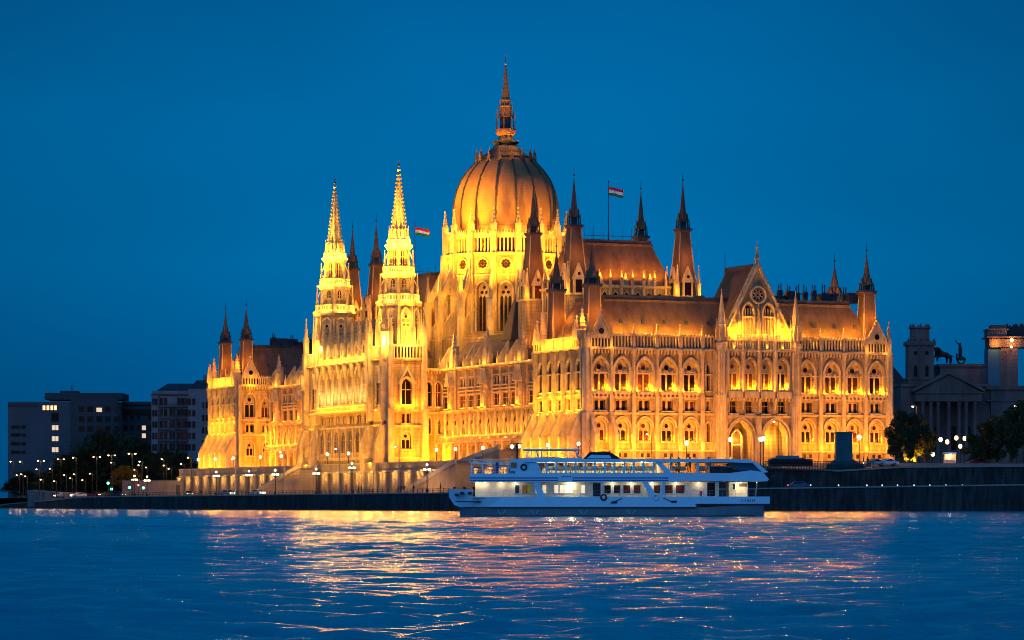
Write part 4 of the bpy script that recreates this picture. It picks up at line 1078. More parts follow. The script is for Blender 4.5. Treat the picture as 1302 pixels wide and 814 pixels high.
# dome shell
prof = [(12.75, 66.2), (12.95, 69), (13.05, 72), (12.8, 75), (12.1, 78), (10.9, 80.8), (9.2, 83.2), (7.5, 85.0), (6.4, 86.0)]
pp = []
for i in range(len(prof) - 1):
    for j in range(3): f = j/3; pp.append((prof[i][0]*(1-f) + prof[i+1][0]*f, prof[i][1]*(1-f) + prof[i+1][1]*f))
pp.append(prof[-1])
ds = MB(); ds.mat('dome'); ds.lathe(ident, DX, DY, prof, 64, off); dome = ds.build('dome', PL, smooth=True)
rib = MB(); rib.mat('lead')
for (r0, z0), (r1, z1) in zip(prof[:-1], prof[1:]):
    rib.add([(r0, -0.17, z0), (r0 + 0.3, -0.15, z0), (r0 + 0.3, 0.15, z0), (r0, 0.17, z0), (r1, -0.17, z1), (r1 + 0.3, -0.15, z1), (r1 + 0.3, 0.15, z1), (r1, 0.17, z1)], [[0, 1, 5, 4], [1, 2, 6, 5], [2, 3, 7, 6], [3, 0, 4, 7], [4, 5, 6, 7]])
rib_o = rib.build('rib', dome, loc=(DX, DY, 0), rot=off)
for k in range(1, 16):
    o = bpy.data.objects.new('rib', rib_o.data); COL.objects.link(o); o.parent = dome; o.location = (DX, DY, 0); o.rotation_euler = (0, 0, off + k*PI/8)
cp = MB(); cp.mat('lead'); cp.lathe(ident, DX, DY, [(6.7, 85.8), (6.5, 86.2), (4.8, 87.2), (3.4, 88.6), (2.6, 89.6), (3.3, 89.9), (3.3, 90.3), (1.9, 90.6), (1.7, 91.8)], 16, off); cp.build('cap', dome)
for k in range(16):
    q = off + k*PI/8; g = MB(); g.mat('roof')
    Tq = lambda a, d, z: (DX + d*math.cos(q) - a*math.sin(q), DY + d*math.sin(q) + a*math.cos(q), z)
    g.prism(Tq, [(-0.75, 84.6), (0.75, 84.6), (0, 87.4)], 6.9, 7.6); g.taper(Tq, 0, 7.2, 84.6, 88.4, 0.45, 0.45, 0.1, 0.1)
    g.build('dormer', dome)
ln = MB(); ln.mat('dome')
ln.lathe(ident, DX, DY, [(1.9, 91.6), (2.5, 92.2), (2.5, 93.2)], 16, off)
ln.mat('lead'); ln.lathe(ident, DX, DY, [(1.3, 93.2), (1.3, 96.6)], 8, off)
ln.mat('dome')
for k in range(8):
    q = off + k*PI/4; x, y = DX + 2.35*math.cos(q), DY + 2.35*math.sin(q)
    ln.tube((x, y, 93), (x, y, 98.2), 0.17, 0.04, 4); ln.tube((x, y, 96.2), (DX + 1.3*math.cos(q), DY + 1.3*math.sin(q), 97.2), 0.14, 0.14, 4)
    x, y = DX + 1.55*math.cos(q), DY + 1.55*math.sin(q); ln.tube((x, y, 97.5), (x, y, 100.6), 0.13, 0.03, 4)
ln.lathe(ident, DX, DY, [(2.0, 96.2), (1.75, 96.9), (1.4, 98.6), (1.6, 98.9), (1.15, 99.2), (1.1, 100.2), (1.3, 100.4), (0.95, 100.8), (0.5, 104.5), (0.16, 109.2)], 8, off)
for k in range(8):
    q = off + k*PI/4
    for j in range(9):
        f = j/9; r = 0.95*(1-f) + 0.16*f + 0.07; z = 100.9 + 8.2*f
        ln.box(ident, DX + r*math.cos(q) - 0.09, DX + r*math.cos(q) + 0.09, DY + r*math.sin(q) - 0.09, DY + r*math.sin(q) + 0.09, z, z + 0.25)
ln.build('lantern', dome)
fi = MB(); fi.mat('gold'); fi.ball((DX, DY, 109.4), 0.35); fi.mat('iron'); fi.tube((DX, DY, 109.2), (DX, DY, 112.0), 0.09, 0.04)
fi.mat('gold')
for k in range(6): t = k*PI/3; fi.tube((DX, DY, 111.4), (DX + 0.5*math.cos(t), DY, 111.4 + 0.5*math.sin(t)), 0.05, 0.02, 4)
fi.build('finial', dome)
# dome lighting: ring on the drum gallery and on the lower roofs
for k in range(16):
    q = k*PI/8; c, s = math.cos(q), math.sin(q)
    if c*-0.7 + s*-1 < -0.5: continue
    point((DX + 14.2*c, DY + 14.2*s, 67.4), 200*FL, 0.3, (1, 0.42, 0.03), PL, 'dome_floodlight')
    point((DX + 18.0*c, DY + 18.0*s, 51.0), 220*FL, 0.3, YEL, PL, 'drum_floodlight')
    point((DX + 17.2*c, DY + 17.2*s, 60.5), 100*FL, 0.2, YEL, PL, 'gallery_floodlight')
    point((DX + 23.0*c, DY + 23.0*s, 44.5), 420*FL, 0.4, YEL, PL, 'drum_floodlight')

for ang in (-170, -145, -115, -80, 'a', 'b'):
    if isinstance(ang, str): c = s = 0.0
    else: q = math.radians(ang); c, s = math.cos(q), math.sin(q)
    d_ = bpy.data.lights.new("dome_spot", 'SPOT'); d_.energy = (44000 if c or s else 56000)*FL; d_.color = (1, 0.42, 0.012); d_.spot_size = math.radians(46); d_.spot_blend = 0.8; d_.shadow_soft_size = 0.4
    o_ = bpy.data.objects.new("dome_spot", d_); COL.objects.link(o_); o_.parent = PL
    p_ = Vector((DX + 31*c, DY + 31*s, 47.5)) if c or s else Vector({'a': (2.8, 108.5, 62.8), 'b': (2.8, 146, 62.8), 'c': (24, 61.5, 60.8), 'd': (52, 62, 58)}[ang]); o_.location = p_
    if not (c or s): d_.spot_size = math.radians(34)
    o_.rotation_euler = (Vector((DX, DY, 77 if c or s else 81)) - p_).to_track_quat('-Z', 'Y').to_euler()
for k in range(6):
    q = math.radians(-150 + 25*k); point((DX + 3.6*math.cos(q), DY + 3.6*math.sin(q), 90.9), 60*FL, 0.15, AMB, PL, 'lantern_floodlight')
# roofs' uplights behind the end balustrade
for a in [9 + 5.3*i for i in range(4)] + [51.5, 57, 62.5]:
    point(TE(a, -0.5, 36.9), 620*FL, 0.15, YEL, PL)
# porch lights, gable lights
point(TG(34.4, -0.7, 14.8), 260*FL, 0.15, (1, 0.45, 0.04), PL); point(TG(42.4, -0.7, 14.8), 420*FL, 0.15, (1, 0.45, 0.04), PL)
for s in (-1, 1):
    point(TG(GC + s*6.0, 1.0, 37.2), 420*FL, 0.15, YEL, PL); point(TG(GC + s*3.4, 1.6, 38.5), 260*FL, 0.15, YEL, PL)
    for x in (-1.1, 1.1): point(TG(GC + s*2.35 + x, 0.9, 36.9), 60*FL, 0.1, YEL, PL)
for i in range(4):
    for x in (-0.95, 0.95): point(TG((ge[i]+ge[i+1])/2 + x, 0.0, 25.6), 170*FL, 0.12, YEL, PL)
for i in range(4): point(TG((ge[i]+ge[i+1])/2, 0.5, 34.0), 25*FL, 0.12, YEL, PL)
for a_ in (-2.0, 3.2, 8.0): point(TE(a_, 5.2, 11.3), 420*FL, 0.15, AMB, PL)
# soft ground floods for the end facade
area(TE(15, 16, 10.4), (0, 1, 0.75), (1, 0, 0), 28, 0.6, 3300*FL, (1, 0.34, 0.01), PL)
area(TE(59, 16, 10.4), (0, 1, 0.75), (1, 0, 0), 22, 0.6, 2700*FL, (1, 0.34, 0.01), PL)
area(TE(15, 1.5, 12.4), (0, 0.5, 1), (1, 0, 0), 28, 0.2, 420*FL, (1, 0.36, 0.01), PL)
area(TE(59, 1.5, 12.4), (0, 0.5, 1), (1, 0, 0), 22, 0.2, 340*FL, (1, 0.36, 0.01), PL)
# red slope lights between the near corner spires
area((2.0, 13, 36.2), (1, 0, 0.9), (0, 1, 0), 14, 0.2, 160*FL, AMB, PL)
area((2.0, 242, 36.2), (1, 0, 0.9), (0, 1, 0), 14, 0.2, 160*FL, AMB, PL)
wm = windows_many.build('window_row', PL); wm['kind'] = 'stuff'

# =================================================================== river, quays and ground
F = 4100.0
def at(px, Y): return (px - 651) / F * Y              # lateral distance of something seen there, Y metres away
def hz(py, Y): return (640 - py) * Y / F + 1.5        # its height above the water

def sheet(name, pts, matk, kind='structure'):
    m = MB(); m.mat(matk); m.add(pts, [list(range(len(pts)))]); o = m.build(name); o['kind'] = kind; return o

import numpy as np
def water_mesh():
    rng = np.random.RandomState(5)
    ys = [26.0]
    while ys[-1] < 700: ys.append(ys[-1]*1.0026 + 0.004)
    ys = np.array(ys); nx = 520; fx = np.linspace(-0.21, 0.21, nx)
    Xg = np.outer(ys, fx) ; Yg = np.repeat(ys[:, None], nx, 1)
    Xg = Xg + 0.0; sp = (ys*0.0026*1.2)[:, None]; Z = np.zeros_like(Xg)
    for lam in np.geomspace(0.2, 4.0, 76):
        th = rng.normal(-PI/2 + 0.2, 0.42); k = 2*PI/lam; amp = WAVE*lam**1.0*(0.75 + 0.5*rng.rand()); ph = rng.rand()*2*PI
        # slow wandering of phase keeps the crests short
        wob = 1.6*np.sin(Xg*k*0.13*math.cos(th+1) + Yg*k*0.11 + ph*3) + 1.2*np.sin(Xg*k*0.071 - Yg*k*0.093 + ph*5)
        fade = np.clip((lam/sp - 2.0)/2.0, 0, 1)
        s_ = np.sin(k*(Xg*math.cos(th) + Yg*math.sin(th)) + wob + ph)
        Z += amp*fade*(s_ - 0.08*s_*s_)
    gust = 0.75 + 0.45*np.sin(Xg*0.05 + 1.3*np.sin(Yg*0.03))*np.sin(Yg*0.06 + 1.1*np.sin(Xg*0.04))
    Z *= np.clip(gust, 0.35, 1.2)
    edge = np.clip((700 - Yg)/60, 0, 1); Z = Z*edge - 0.0
    ny = len(ys); v = np.stack([Xg, Yg, Z], -1).reshape(-1, 3)
    a = np.arange(ny*nx).reshape(ny, nx); f = np.stack([a[:-1, :-1], a[:-1, 1:], a[1:, 1:], a[1:, :-1]], -1).reshape(-1, 4)
    # calm skirts that carry the river out of the view
    me = bpy.data.meshes.new('water'); nv, nf = len(v), len(f)
    y0, y1 = float(ys[0]), float(ys[-1])
    ex = [(-900, -60, 0), (900, -60, 0), (900, y0, 0), (-900, y0, 0), (-900, y1, 0), (900, y1, 0), (900, 1600, 0), (-900, 1600, 0)]
    exf = [(0, 1, 2, 3), (4, 5, 6, 7)]
    L = [(-0.21*y0, y0, 0), (-0.21*y1, y1, 0), (0.21*y0, y0, 0), (0.21*y1, y1, 0)]
    ex += L; exf += [(3, 8, 9, 4), (10, 2, 5, 11)]
    me.from_pydata(np.vstack([v, np.array(ex)]).tolist(), [], f.tolist() + [tuple(nv + q for q in t) for t in exf])
    me.materials.append(M['water']); me.polygons.foreach_set('use_smooth', [True]*(nf + len(exf))); me.update()
    o = bpy.data.objects.new('water', me); COL.objects.link(o); return o
WAVE = 0.0062
water = water_mesh(); structure(water)

# quay edge from far upstream to beyond the frame on the city side: (X, Y, top height)
Q = [(-240, 1180, 0.7), (-156, 985, 0.95), (-111, 842, 3.0), (-12.6, 640, 3.45), (48.9, 612, 4.2), (100, 603, 4.9), (190, 592, 5.2)]
NW = 30
back = [(-240, 1500, 3.6), (-156, 1300, 3.6), (-111, 1000, 3.4), (1, 690, 3.6), (52, 650, 4.4), (102, 645, 4.9), (190, 640, 5.2)]
rd = MB(); rd.mat('asphalt')
for i in range(len(Q) - 1): rd.add([Q[i], Q[i+1], back[i+1], back[i]], [[0, 1, 2, 3]])
structure(rd.build('quay_road'))
def zq(px):      # road height seen in that direction
    return max(1.0, 3.05 + (px - 110) / 1170 * 1.9) if px < 570 else 3.5 + (px - 570)/730*1.5
pv = MB(); pv.mat('cap')
for i in range(1, len(Q) - 1):
    (x0, y0, z0), (x1, y1, z1) = Q[i], Q[i+1]; d = Vector((y1 - y0, -(x1 - x0), 0)).normalized()
    d = -d if d.y > 0 else d
    n1 = Vector((x1-x0, y1-y0, 0)).normalized()
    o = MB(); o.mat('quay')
    k = 0.35
    pts = [(x0 + d.x*0.25, y0 + d.y*0.25, -2), (x1 + d.x*0.25, y1 + d.y*0.25, -2), (x1, y1, z1 - 0.02), (x0, y0, z0 - 0.02)]
    ptb = [(p[0] - d.x*2, p[1] - d.y*2, p[2]) for p in pts]
    o.add(pts + ptb, [[0, 1, 2, 3], [7, 6, 5, 4], [3, 2, 6, 7], [0, 4, 5, 1], [0, 3, 7, 4], [1, 5, 6, 2]])
    L = math.hypot(x1-x0, y1-y0)
    nb = int(L/9)
    for j in range(nb):                                # timber fenders and joints down the face
        f = (j+0.5)/nb; px_, py_ = x0 + (x1-x0)*f, y0 + (y1-y0)*f; zt_ = z0 + (z1-z0)*f
        o.mat('boat_dark'); o.tube((px_ + d.x*0.3, py_ + d.y*0.3, -0.5), (px_ + d.x*0.12, py_ + d.y*0.12, zt_ - 0.4), 0.09, n=4)
    o.mat('cap'); c0 = (x0 + d.x*0.15, y0 + d.y*0.15); c1 = (x1 + d.x*0.15, y1 + d.y*0.15)
    o.add([(c0[0], c0[1], z0), (c1[0], c1[1], z1), (c1[0] - d.x*0.9, c1[1] - d.y*0.9, z1), (c0[0] - d.x*0.9, c0[1] - d.y*0.9, z0),
           (c0[0], c0[1], z0 + 0.25), (c1[0], c1[1], z1 + 0.25), (c1[0] - d.x*0.9, c1[1] - d.y*0.9, z1 + 0.25), (c0[0] - d.x*0.9, c0[1] - d.y*0.9, z0 + 0.25)],
          [[0, 1, 5, 4], [4, 5, 6, 7], [1, 2, 6, 5], [2, 3, 7, 6], [3, 0, 4, 7]])
    q_ = o.build('quay_wall')
    tag(q_, ['low dark quay wall sloping down into the water upstream of the office block', 'long dark quay wall below the floodlit building and its lamps',
             'dark quay wall hidden mostly behind the white boat', 'dark quay wall beside the stern of the boat', 'dark quay wall at the edge of the view beneath the trees'][i-1], 'quay wall', 'dark stone quay walls')

structure(sheet('ground', [(-2500, 1300, 3.42), (2500, 1300, 3.42), (2500, 9000, 3.42), (-2500, 9000, 3.42)], 'asphalt'))
structure(sheet('promenade', [(-600, 1000, 3.1), (-111, 990, 3.1), (-80, 905, 3.1), (120, 1310, 3.1), (-600, 1310, 3.1)], 'paving'))
# raised ground of the building and the square
UP = [W(-3, -8, 10), W(255, -7, 10), W(262, -4, 10), W(300, 150, 10), W(140, 900, 10), (900, 900, 10), (260, 655, 9), (190, 640.5, 9), (102, 645.5, 8.9), (66, 650.5, 8.0), (56, 651, 8.5), W(-3, 26, 10)]
structure(sheet('terrace', UP, 'paving'))

# embankment wall below the terrace, river side
Tw = T_riv(-8)
def W3(T): return lambda a, d, z: W(T(a, d, z)[1], T(a, d, z)[0], z)
TWL = W3(Tw)
ew = MB(); ew.mat('retain')
ew.box(TWL, -3, 258, -1.5, 0, 2.5, 8.7)
ew.mat('cap'); ew.box(TWL, -3, 258, -1.5, 0.35, 8.7, 9.1); ew.mat('retain'); ew.box(TWL, -3, 258, -0.6, 0.05, 9.1, 10.7); ew.mat('cap'); ew.box(TWL, -3, 258, -0.7, 0.15, 10.7, 10.95)
ew.mat('retain')
for i in range(66):
    a = -2.5 + 4*i; ew.box(TWL, a - 0.5, a + 0.5, 0, 0.7, 2.5, 8.7); ew.taper(TWL, a, 0.25, 8.2, 8.7, 1.0, 0.9, 1.3, 1.3)
ew.box(TWL, 256, 258, -14, -1.0, 2.5, 10.5)
eo = ew.build('embankment_wall'); tag(eo, 'long pale stone embankment wall with lit panels under the floodlit building', 'retaining wall')
for i in range(0, 65, 2):
    a = -2.5 + 4*i + 2
    if 2 < a < 20 and False: continue
    l = point(TWL(a, 1.1, 7.8), 620, 0.2, (1, 0.5, 0.08), None, 'wall_floodlight')
area(TWL(128, 9, 4.2), (0.922, 0.388, 0.55), (-0.388, 0.922, 0), 245, 0.5, 4200, (1, 0.42, 0.06), None)  # added strip of light without fixtures, warms the wall behind the quay lamps
# stair ramps
def ramp(u0, u1, z0, z1, v0, v1, label):
    m = MB(); m.mat('retain')
    P = []
    for v in (v0, v1): P += [W(u0, v, z0 - 3 if z0 > 5 else 2.5), W(u1, v, z0 - 3 if z0 > 5 else 2.5), W(u1, v, z1), W(u0, v, z0)]
    m.add(P, [[0, 1, 2, 3], [7, 6, 5, 4], [3, 2, 6, 7], [0, 3, 7, 4], [1, 5, 6, 2]])
    m.mat('cap')
    for v in (v0, v1):
        P = []
        for dv in (-0.25, 0.25):
            for dz in (0, 1.0): P += [W(u0, v + dv, z0 + dz), W(u1, v + dv, z1 + dz)]
        m.add(P, [[0, 1, 3, 2], [4, 6, 7, 5], [2, 3, 7, 6], [0, 2, 6, 4], [1, 5, 7, 3]])
    n = int(abs(u1-u0)/0.9); m.mat('paving')
    for i in range(n):
        ua, ub = u0 + (u1-u0)*i/n, u0 + (u1-u0)*(i+1)/n; zt_ = z0 + (z1-z0)*(i+1)/n
        P = [W(u, v, z) for z in (zt_ - 0.4, zt_) for u, v in ((ua, v0+0.3), (ub, v0+0.3), (ub, v1-0.3), (ua, v1-0.3))]
        m.add(P, [[4, 5, 6, 7], [0, 1, 5, 4], [1, 2, 6, 5], [2, 3, 7, 6], [3, 0, 4, 7]])
    o = m.build('stair_ramp'); tag(o, label, 'stairs', 'stairways of the embankment')
point(W(50, -19, 6), 2200, 0.3, (1, 0.5, 0.18)); point(W(44, -10, 15), 700, 0.3, (1, 0.5, 0.18))  # added fill lights without fixtures, brighten the stair ramps
ramp(70, 38, 3.4, 10, -13.5, -9.2, 'wide stone stairway rising from the quay toward the corner behind the boat cabin')
ramp(176, 140, 3.4, 10, -13.5, -9.2, 'stone stairway rising from the quay below the two towers')
ramp(58, 34, 10.0, 13.0, -5.0, 0.0, 'upper stone ramp against the arcade of the wing, above the quay stairs')

# retaining wall and upper road on the landward end
uw = MB(); uw.mat('quay')
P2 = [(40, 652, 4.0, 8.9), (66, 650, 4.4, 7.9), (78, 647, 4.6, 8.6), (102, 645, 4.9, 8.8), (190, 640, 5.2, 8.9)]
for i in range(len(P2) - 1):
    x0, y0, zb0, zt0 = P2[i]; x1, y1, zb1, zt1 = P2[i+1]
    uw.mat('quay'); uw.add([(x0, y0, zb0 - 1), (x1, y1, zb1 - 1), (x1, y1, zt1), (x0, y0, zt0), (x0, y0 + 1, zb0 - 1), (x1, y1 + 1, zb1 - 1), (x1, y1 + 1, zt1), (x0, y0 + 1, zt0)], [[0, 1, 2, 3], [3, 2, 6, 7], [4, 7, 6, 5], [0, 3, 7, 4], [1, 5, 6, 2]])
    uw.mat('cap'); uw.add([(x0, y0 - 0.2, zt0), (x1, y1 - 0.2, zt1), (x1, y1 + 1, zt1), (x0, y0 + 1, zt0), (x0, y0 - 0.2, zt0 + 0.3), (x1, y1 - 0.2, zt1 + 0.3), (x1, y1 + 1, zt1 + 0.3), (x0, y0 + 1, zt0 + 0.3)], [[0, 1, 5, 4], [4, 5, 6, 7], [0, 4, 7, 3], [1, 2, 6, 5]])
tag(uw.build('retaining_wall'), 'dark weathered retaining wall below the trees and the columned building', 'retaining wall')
for px in (1102, 1121.5, 1141, 1162, 1182, 1202.5, 1223.5, 1066):
    X = at(px, 644); m = MB(); m.mat('iron'); m.box(ident, X - 0.12, X + 0.12, 643.6, 644.3, 5.2, 5.35); m.mat('dash'); m.box(ident, X - 0.09, X + 0.09, 643.62, 643.8, 4.95, 5.2)
    tag(m.build('wall_lamp'), 'small pale green lamp low on the dark retaining wall', 'lamp', 'guide lamps along the retaining wall')

# =================================================================== street lamps
def globe_lamp(X, Y, z0, zl, label, group, power=90, amber=False, r=0.33):
    t = empty('street_lamp', (X, Y, z0)); tag(t, label, 'street lamp', group); h = zl - z0
    m = MB(); m.mat('iron'); m.lathe(ident, 0, 0, [(0.28, 0), (0.28, 0.35), (0.14, 0.5), (0.09, 1.2), (0.07, h - 0.5), (0.16, h - 0.42), (0.16, h - 0.3)], 8); m.build('post', t)
    g = MB(); g.mat('lamp_amber' if amber else 'lamp_warm'); g.ball((0, 0, h), r, 10, 8, 1.25); g.build('globe', t, True)
    c = MB(); c.mat('iron'); c.lathe(ident, 0, 0, [(r*0.6, h + r*1.15), (0.04, h + r*1.7)], 8); c.build('cap', t)
    if power: point((0, 0, h), power, 0.4, (1, 0.55, 0.2), t)
    return t
TLAMPS = [252, 273.5, 296.5, 331, 357.5, 379.6, 416, 443, 484, 555, 579, 614, 651, 660, 696.5, 735.6]
def u_at(px, v):
    k = (px - 651) / F; return (15.1 + .922*v - k*(660 + .388*v)) / (.388 + .922*k)
for i, px in enumerate(TLAMPS):
    v = -7.2; u = u_at(px, v)
    if u < -3: v = -7.2
    x, y, _ = W(u, v, 0)
    globe_lamp(x, y, 10.0, 13.4, 'globe lamp on the terrace below the floodlit river front', 'globe lamps along the terrace', 110, r=0.34)
for px, yy, Y in ((873, 563.5, 640), (1092.6, 556, 645), (928.5, 559, 655), (970.7, 558, 655), (967, 558.5, 655)):
    globe_lamp(at(px, Y), Y, 8.8, hz(yy, Y), 'globe lamp on a slim post before the arched end facade' , 'globe lamps before the end facade', 110, r=0.4)
for px, yy, Y, am in ((1151, 557, 690, 0), (1204.4, 562, 760, 1), (1216, 557, 760, 1), (1226.6, 557.5, 770, 1), (1221, 567.5, 800, 1), (1186, 577.5, 760, 0), (1254, 550, 700, 1), (1255, 563.5, 720, 1), (1292, 518, 690, 0), (1288, 535, 690, 0), (1284, 548.6, 690, 0), (1196, 559, 760, 0)):
    globe_lamp(at(px, Y), Y, 8.8, hz(yy, Y), 'warm lamp among dark trees before the columned building', 'lamps on the square by the columned building', 160, bool(am), 0.45)
def mast(X, Y, z0, zl, arms, label, group, power=200, amber=True, twist=0.0, matk='iron'):
    t = empty('street_light', (X, Y, z0), twist); tag(t, label, 'street light', group); h = zl - z0
    m = MB(); m.mat(matk); m.lathe(ident, 0, 0, [(0.16, 0), (0.13, 1.0), (0.08, h)], 8); m.build('pole', t)
    for s in arms:
        a = MB(); a.mat(matk); a.tube((0, 0, h - 0.1), (s*0.9, 0, h + 0.15), 0.05); a.box(ident, s*0.8 - 0.35, s*0.8 + 0.35, -0.14, 0.14, h + 0.08, h + 0.22); ao = a.build('arm', t)
        g = MB(); g.mat('lamp_amber' if amber else 'lamp_white'); g.ball((s*0.85, 0, h + 0.0), 0.22, 8, 6, 0.8); g.build('lamp_head', ao, True)
        if power: point((s*0.85, -0.3, h - 0.3), power, 0.3, (1, 0.5, 0.18) if amber else (1, 0.8, 0.55), t)
    return t
for px, yy, two in ((17, 587, 0), (29, 587, 0), (52, 586, 1), (77.5, 584, 1), (97, 582, 0), (123, 581, 1), (142, 579, 1), (168, 577, 1), (243, 582, 0)):
    Y = 4100 * 12.5 / (640 - yy)
    t = mast(at(px, Y), Y, 3.3, 14, (-1, 1) if two else (-1,), 'tall %s street light by the dark office block' % ('double headed' if two else 'single headed'), 'tall lights over the riverside road', 260)
    t.scale = (1, 1, 1)
for px, yy in ((23, 604), (28.8, 603), (40, 606), (48.7, 596.6), (62.6, 595.7), (81, 604), (58, 610), (74, 612), (91.6, 608), (97.4, 603), (114, 602), (109, 610.5), (141.6, 588), (171, 597), (181, 587), (184, 592), (190, 594.6), (206, 583.5), (212, 592), (217.5, 596), (234, 590)):
    Y = 900
    mast(at(px, Y), Y + random.uniform(-8, 8), 3.3, hz(yy, Y), (-1,), 'short street light before the dark trees upstream', 'short lights on the upstream promenade', 110, amber=yy > 590 or px < 100, twist=random.uniform(-1, 1))
for px, yy in ((989.4, 536), (828, 552)):
    mast(at(px, 655), 655, 9, hz(yy, 655), (-1,), 'thin pole with a small white lamp in front of the %s' % ('porch arches' if px > 900 else 'arched windows above the boat'), 'thin poles before the end facade', 60, amber=False, matk='iron')
mast(at(1165.5, 680), 680, 10, hz(517, 680), (-1,), 'tall pale street light beside the tree at the building corner', 'lone street light', 220, amber=False)
for px, yy, Y in ((299.5, 584, 800), (361, 575, 760), (431.6, 571, 720), (507.6, 568, 690)):
    mast(at(px, Y), Y, zq(px), hz(yy, Y), (-1,), 'tall thin lamp pole standing on the quay before the embankment wall', 'thin poles along the quay', 0, amber=False, matk='steel')
def candelabra(px, Y, yy):
    z0 = zq(px); h = hz(yy, Y) - z0
    t = empty('candelabra_lamp', (at(px, Y), Y, z0)); tag(t, 'iron candelabra lamp with clustered globes on the quay', 'street lamp', 'candelabra lamps along the quay')
    m = MB(); m.mat('iron'); m.lathe(ident, 0, 0, [(0.3, 0), (0.3, 0.6), (0.12, 0.9), (0.1, h - 1), (0.16, h - 0.9), (0.06, h)], 8)
    for k in range(4):
        c, s = math.cos(k*PI/2 + .5), math.sin(k*PI/2 + .5); m.tube((0, 0, h - 1.5), (0.7*c, 0.7*s, h - 1.1), 0.05)
    m.build('post', t)
    for k in range(4):
        c, s = math.cos(k*PI/2 + .5), math.sin(k*PI/2 + .5); g = MB(); g.mat('lamp_warm'); g.ball((0.7*c, 0.7*s, h - 0.85), 0.22); g.build('globe', t, True)
    g = MB(); g.mat('lamp_warm'); g.ball((0, 0, h + 0.15), 0.24); g.build('globe', t, True)
    point((0, -0.9, h), 200, 0.3, (1, 0.62, 0.28), t)
for px, Y, yy in ((171, 860, 606), (187, 850, 607), (275, 815, 601), (316.6, 795, 600), (350, 775, 599), (402, 745, 597.5), (447.6, 715, 590), (543, 680, 592)): candelabra(px, Y, yy)

# traffic signals
for px, yy, c in ((182.5, 620.5, 'lamp_green'), (165, 620, 'lamp_green'), (137.6, 614.5, 'lamp_green'), (142, 622, 'lamp_green'), (176, 617, 'lamp_red')):
    Y = 855; z0 = 3.1; z = hz(yy, Y); X = at(px, Y)
    t = empty('traffic_light', (X, Y, z0)); tag(t, 'traffic signal showing %s at the riverside junction' % ('green' if c == 'lamp_green' else 'red'), 'traffic light', 'traffic signals at the riverside junction')
    m = MB(); m.mat('iron'); m.lathe(ident, 0, 0, [(0.08, 0), (0.06, z - z0 + 0.6)], 6); m.build('post', t)
    b = MB(); b.mat('iron'); b.box(ident, -0.22, 0.22, -0.2, 0.1, z - z0 - 0.35, z - z0 + 0.9); bo = b.build('signal_head', t)
    g = MB(); g.mat(c); g.ball((0, -0.28, z - z0), 0.34 if c == 'lamp_green' else 0.25); g.build('lens', bo)
    point((0, -0.7, z - z0), 40, 0.2, (0.1, 1, 0.5) if c == 'lamp_green' else (1, 0.1, 0.05), t)

# =================================================================== cars
def make_car(matk):
    t = empty('parked_car')
    b = MB(); b.mat(matk)
    prof = [(-2.15, 0.35), (-2.2, 0.75), (-1.45, 0.92), (-0.75, 1.42), (0.75, 1.46), (1.5, 1.0), (2.15, 0.9), (2.2, 0.4)]
    o_ = len(b.v); n = len(prof)
    for sgn, ins in ((-1, 0), (1, 0)):
        for x, z in prof: b.v.append((x, sgn*(0.86 if z < 1.0 else 0.66), z))
    b.f.append([o_+i for i in range(n)]); b.mi.append(b.cur); b.f.append([o_+n+i for i in range(n)][::-1]); b.mi.append(b.cur)
    for i in range(n): j = (i+1) % n; b.f.append([o_+i, o_+j, o_+n+j, o_+n+i]); b.mi.append(b.cur)
    body = b.build('body', t)
    w = MB(); w.mat('glass')
    for sgn in (-1, 1): w.poly(ident, [(-1.25, sgn*0.80, 1.0), (1.3, sgn*0.80, 1.04), (0.72, sgn*0.69, 1.38), (-0.7, sgn*0.69, 1.36)])
    w.poly(ident, [(-1.42, -0.7, 0.97), (-1.42, 0.7, 0.97), (-0.8, 0.58, 1.4), (-0.8, -0.58, 1.4)])
    w.build('window', t)
    for x in (-1.35, 1.35):
        for y in (-0.8, 0.8):
            k = MB(); k.mat('tyre'); k.torus((x, y, 0.33), 0.23, 0.10, 'y', 12, 6); k.mat('steel'); k.lathe(lambda a, d, z: (x + a, y + z, 0.33 + d), 0, 0, [(0.2, -0.06), (0.2, 0.06)], 8); k.build('wheel', t)
    return t
def headlights(t, end, on):
    for y in (-0.6, 0.6):
        for e, matk in ((-1, 'lamp_white' if on else 'whiteflag'), (1, 'lamp_red')):
            h = MB(); h.mat(matk); h.ball((e*2.17, y, 0.68), 0.15 if e < 0 else 0.11, 8, 6, 0.7); h.build('headlight' if e < 0 else 'tail_light', t)
    if on: point((-2.8, 0, 0.7), 60, 0.15, (1, 0.85, 0.6), t)
cars = []
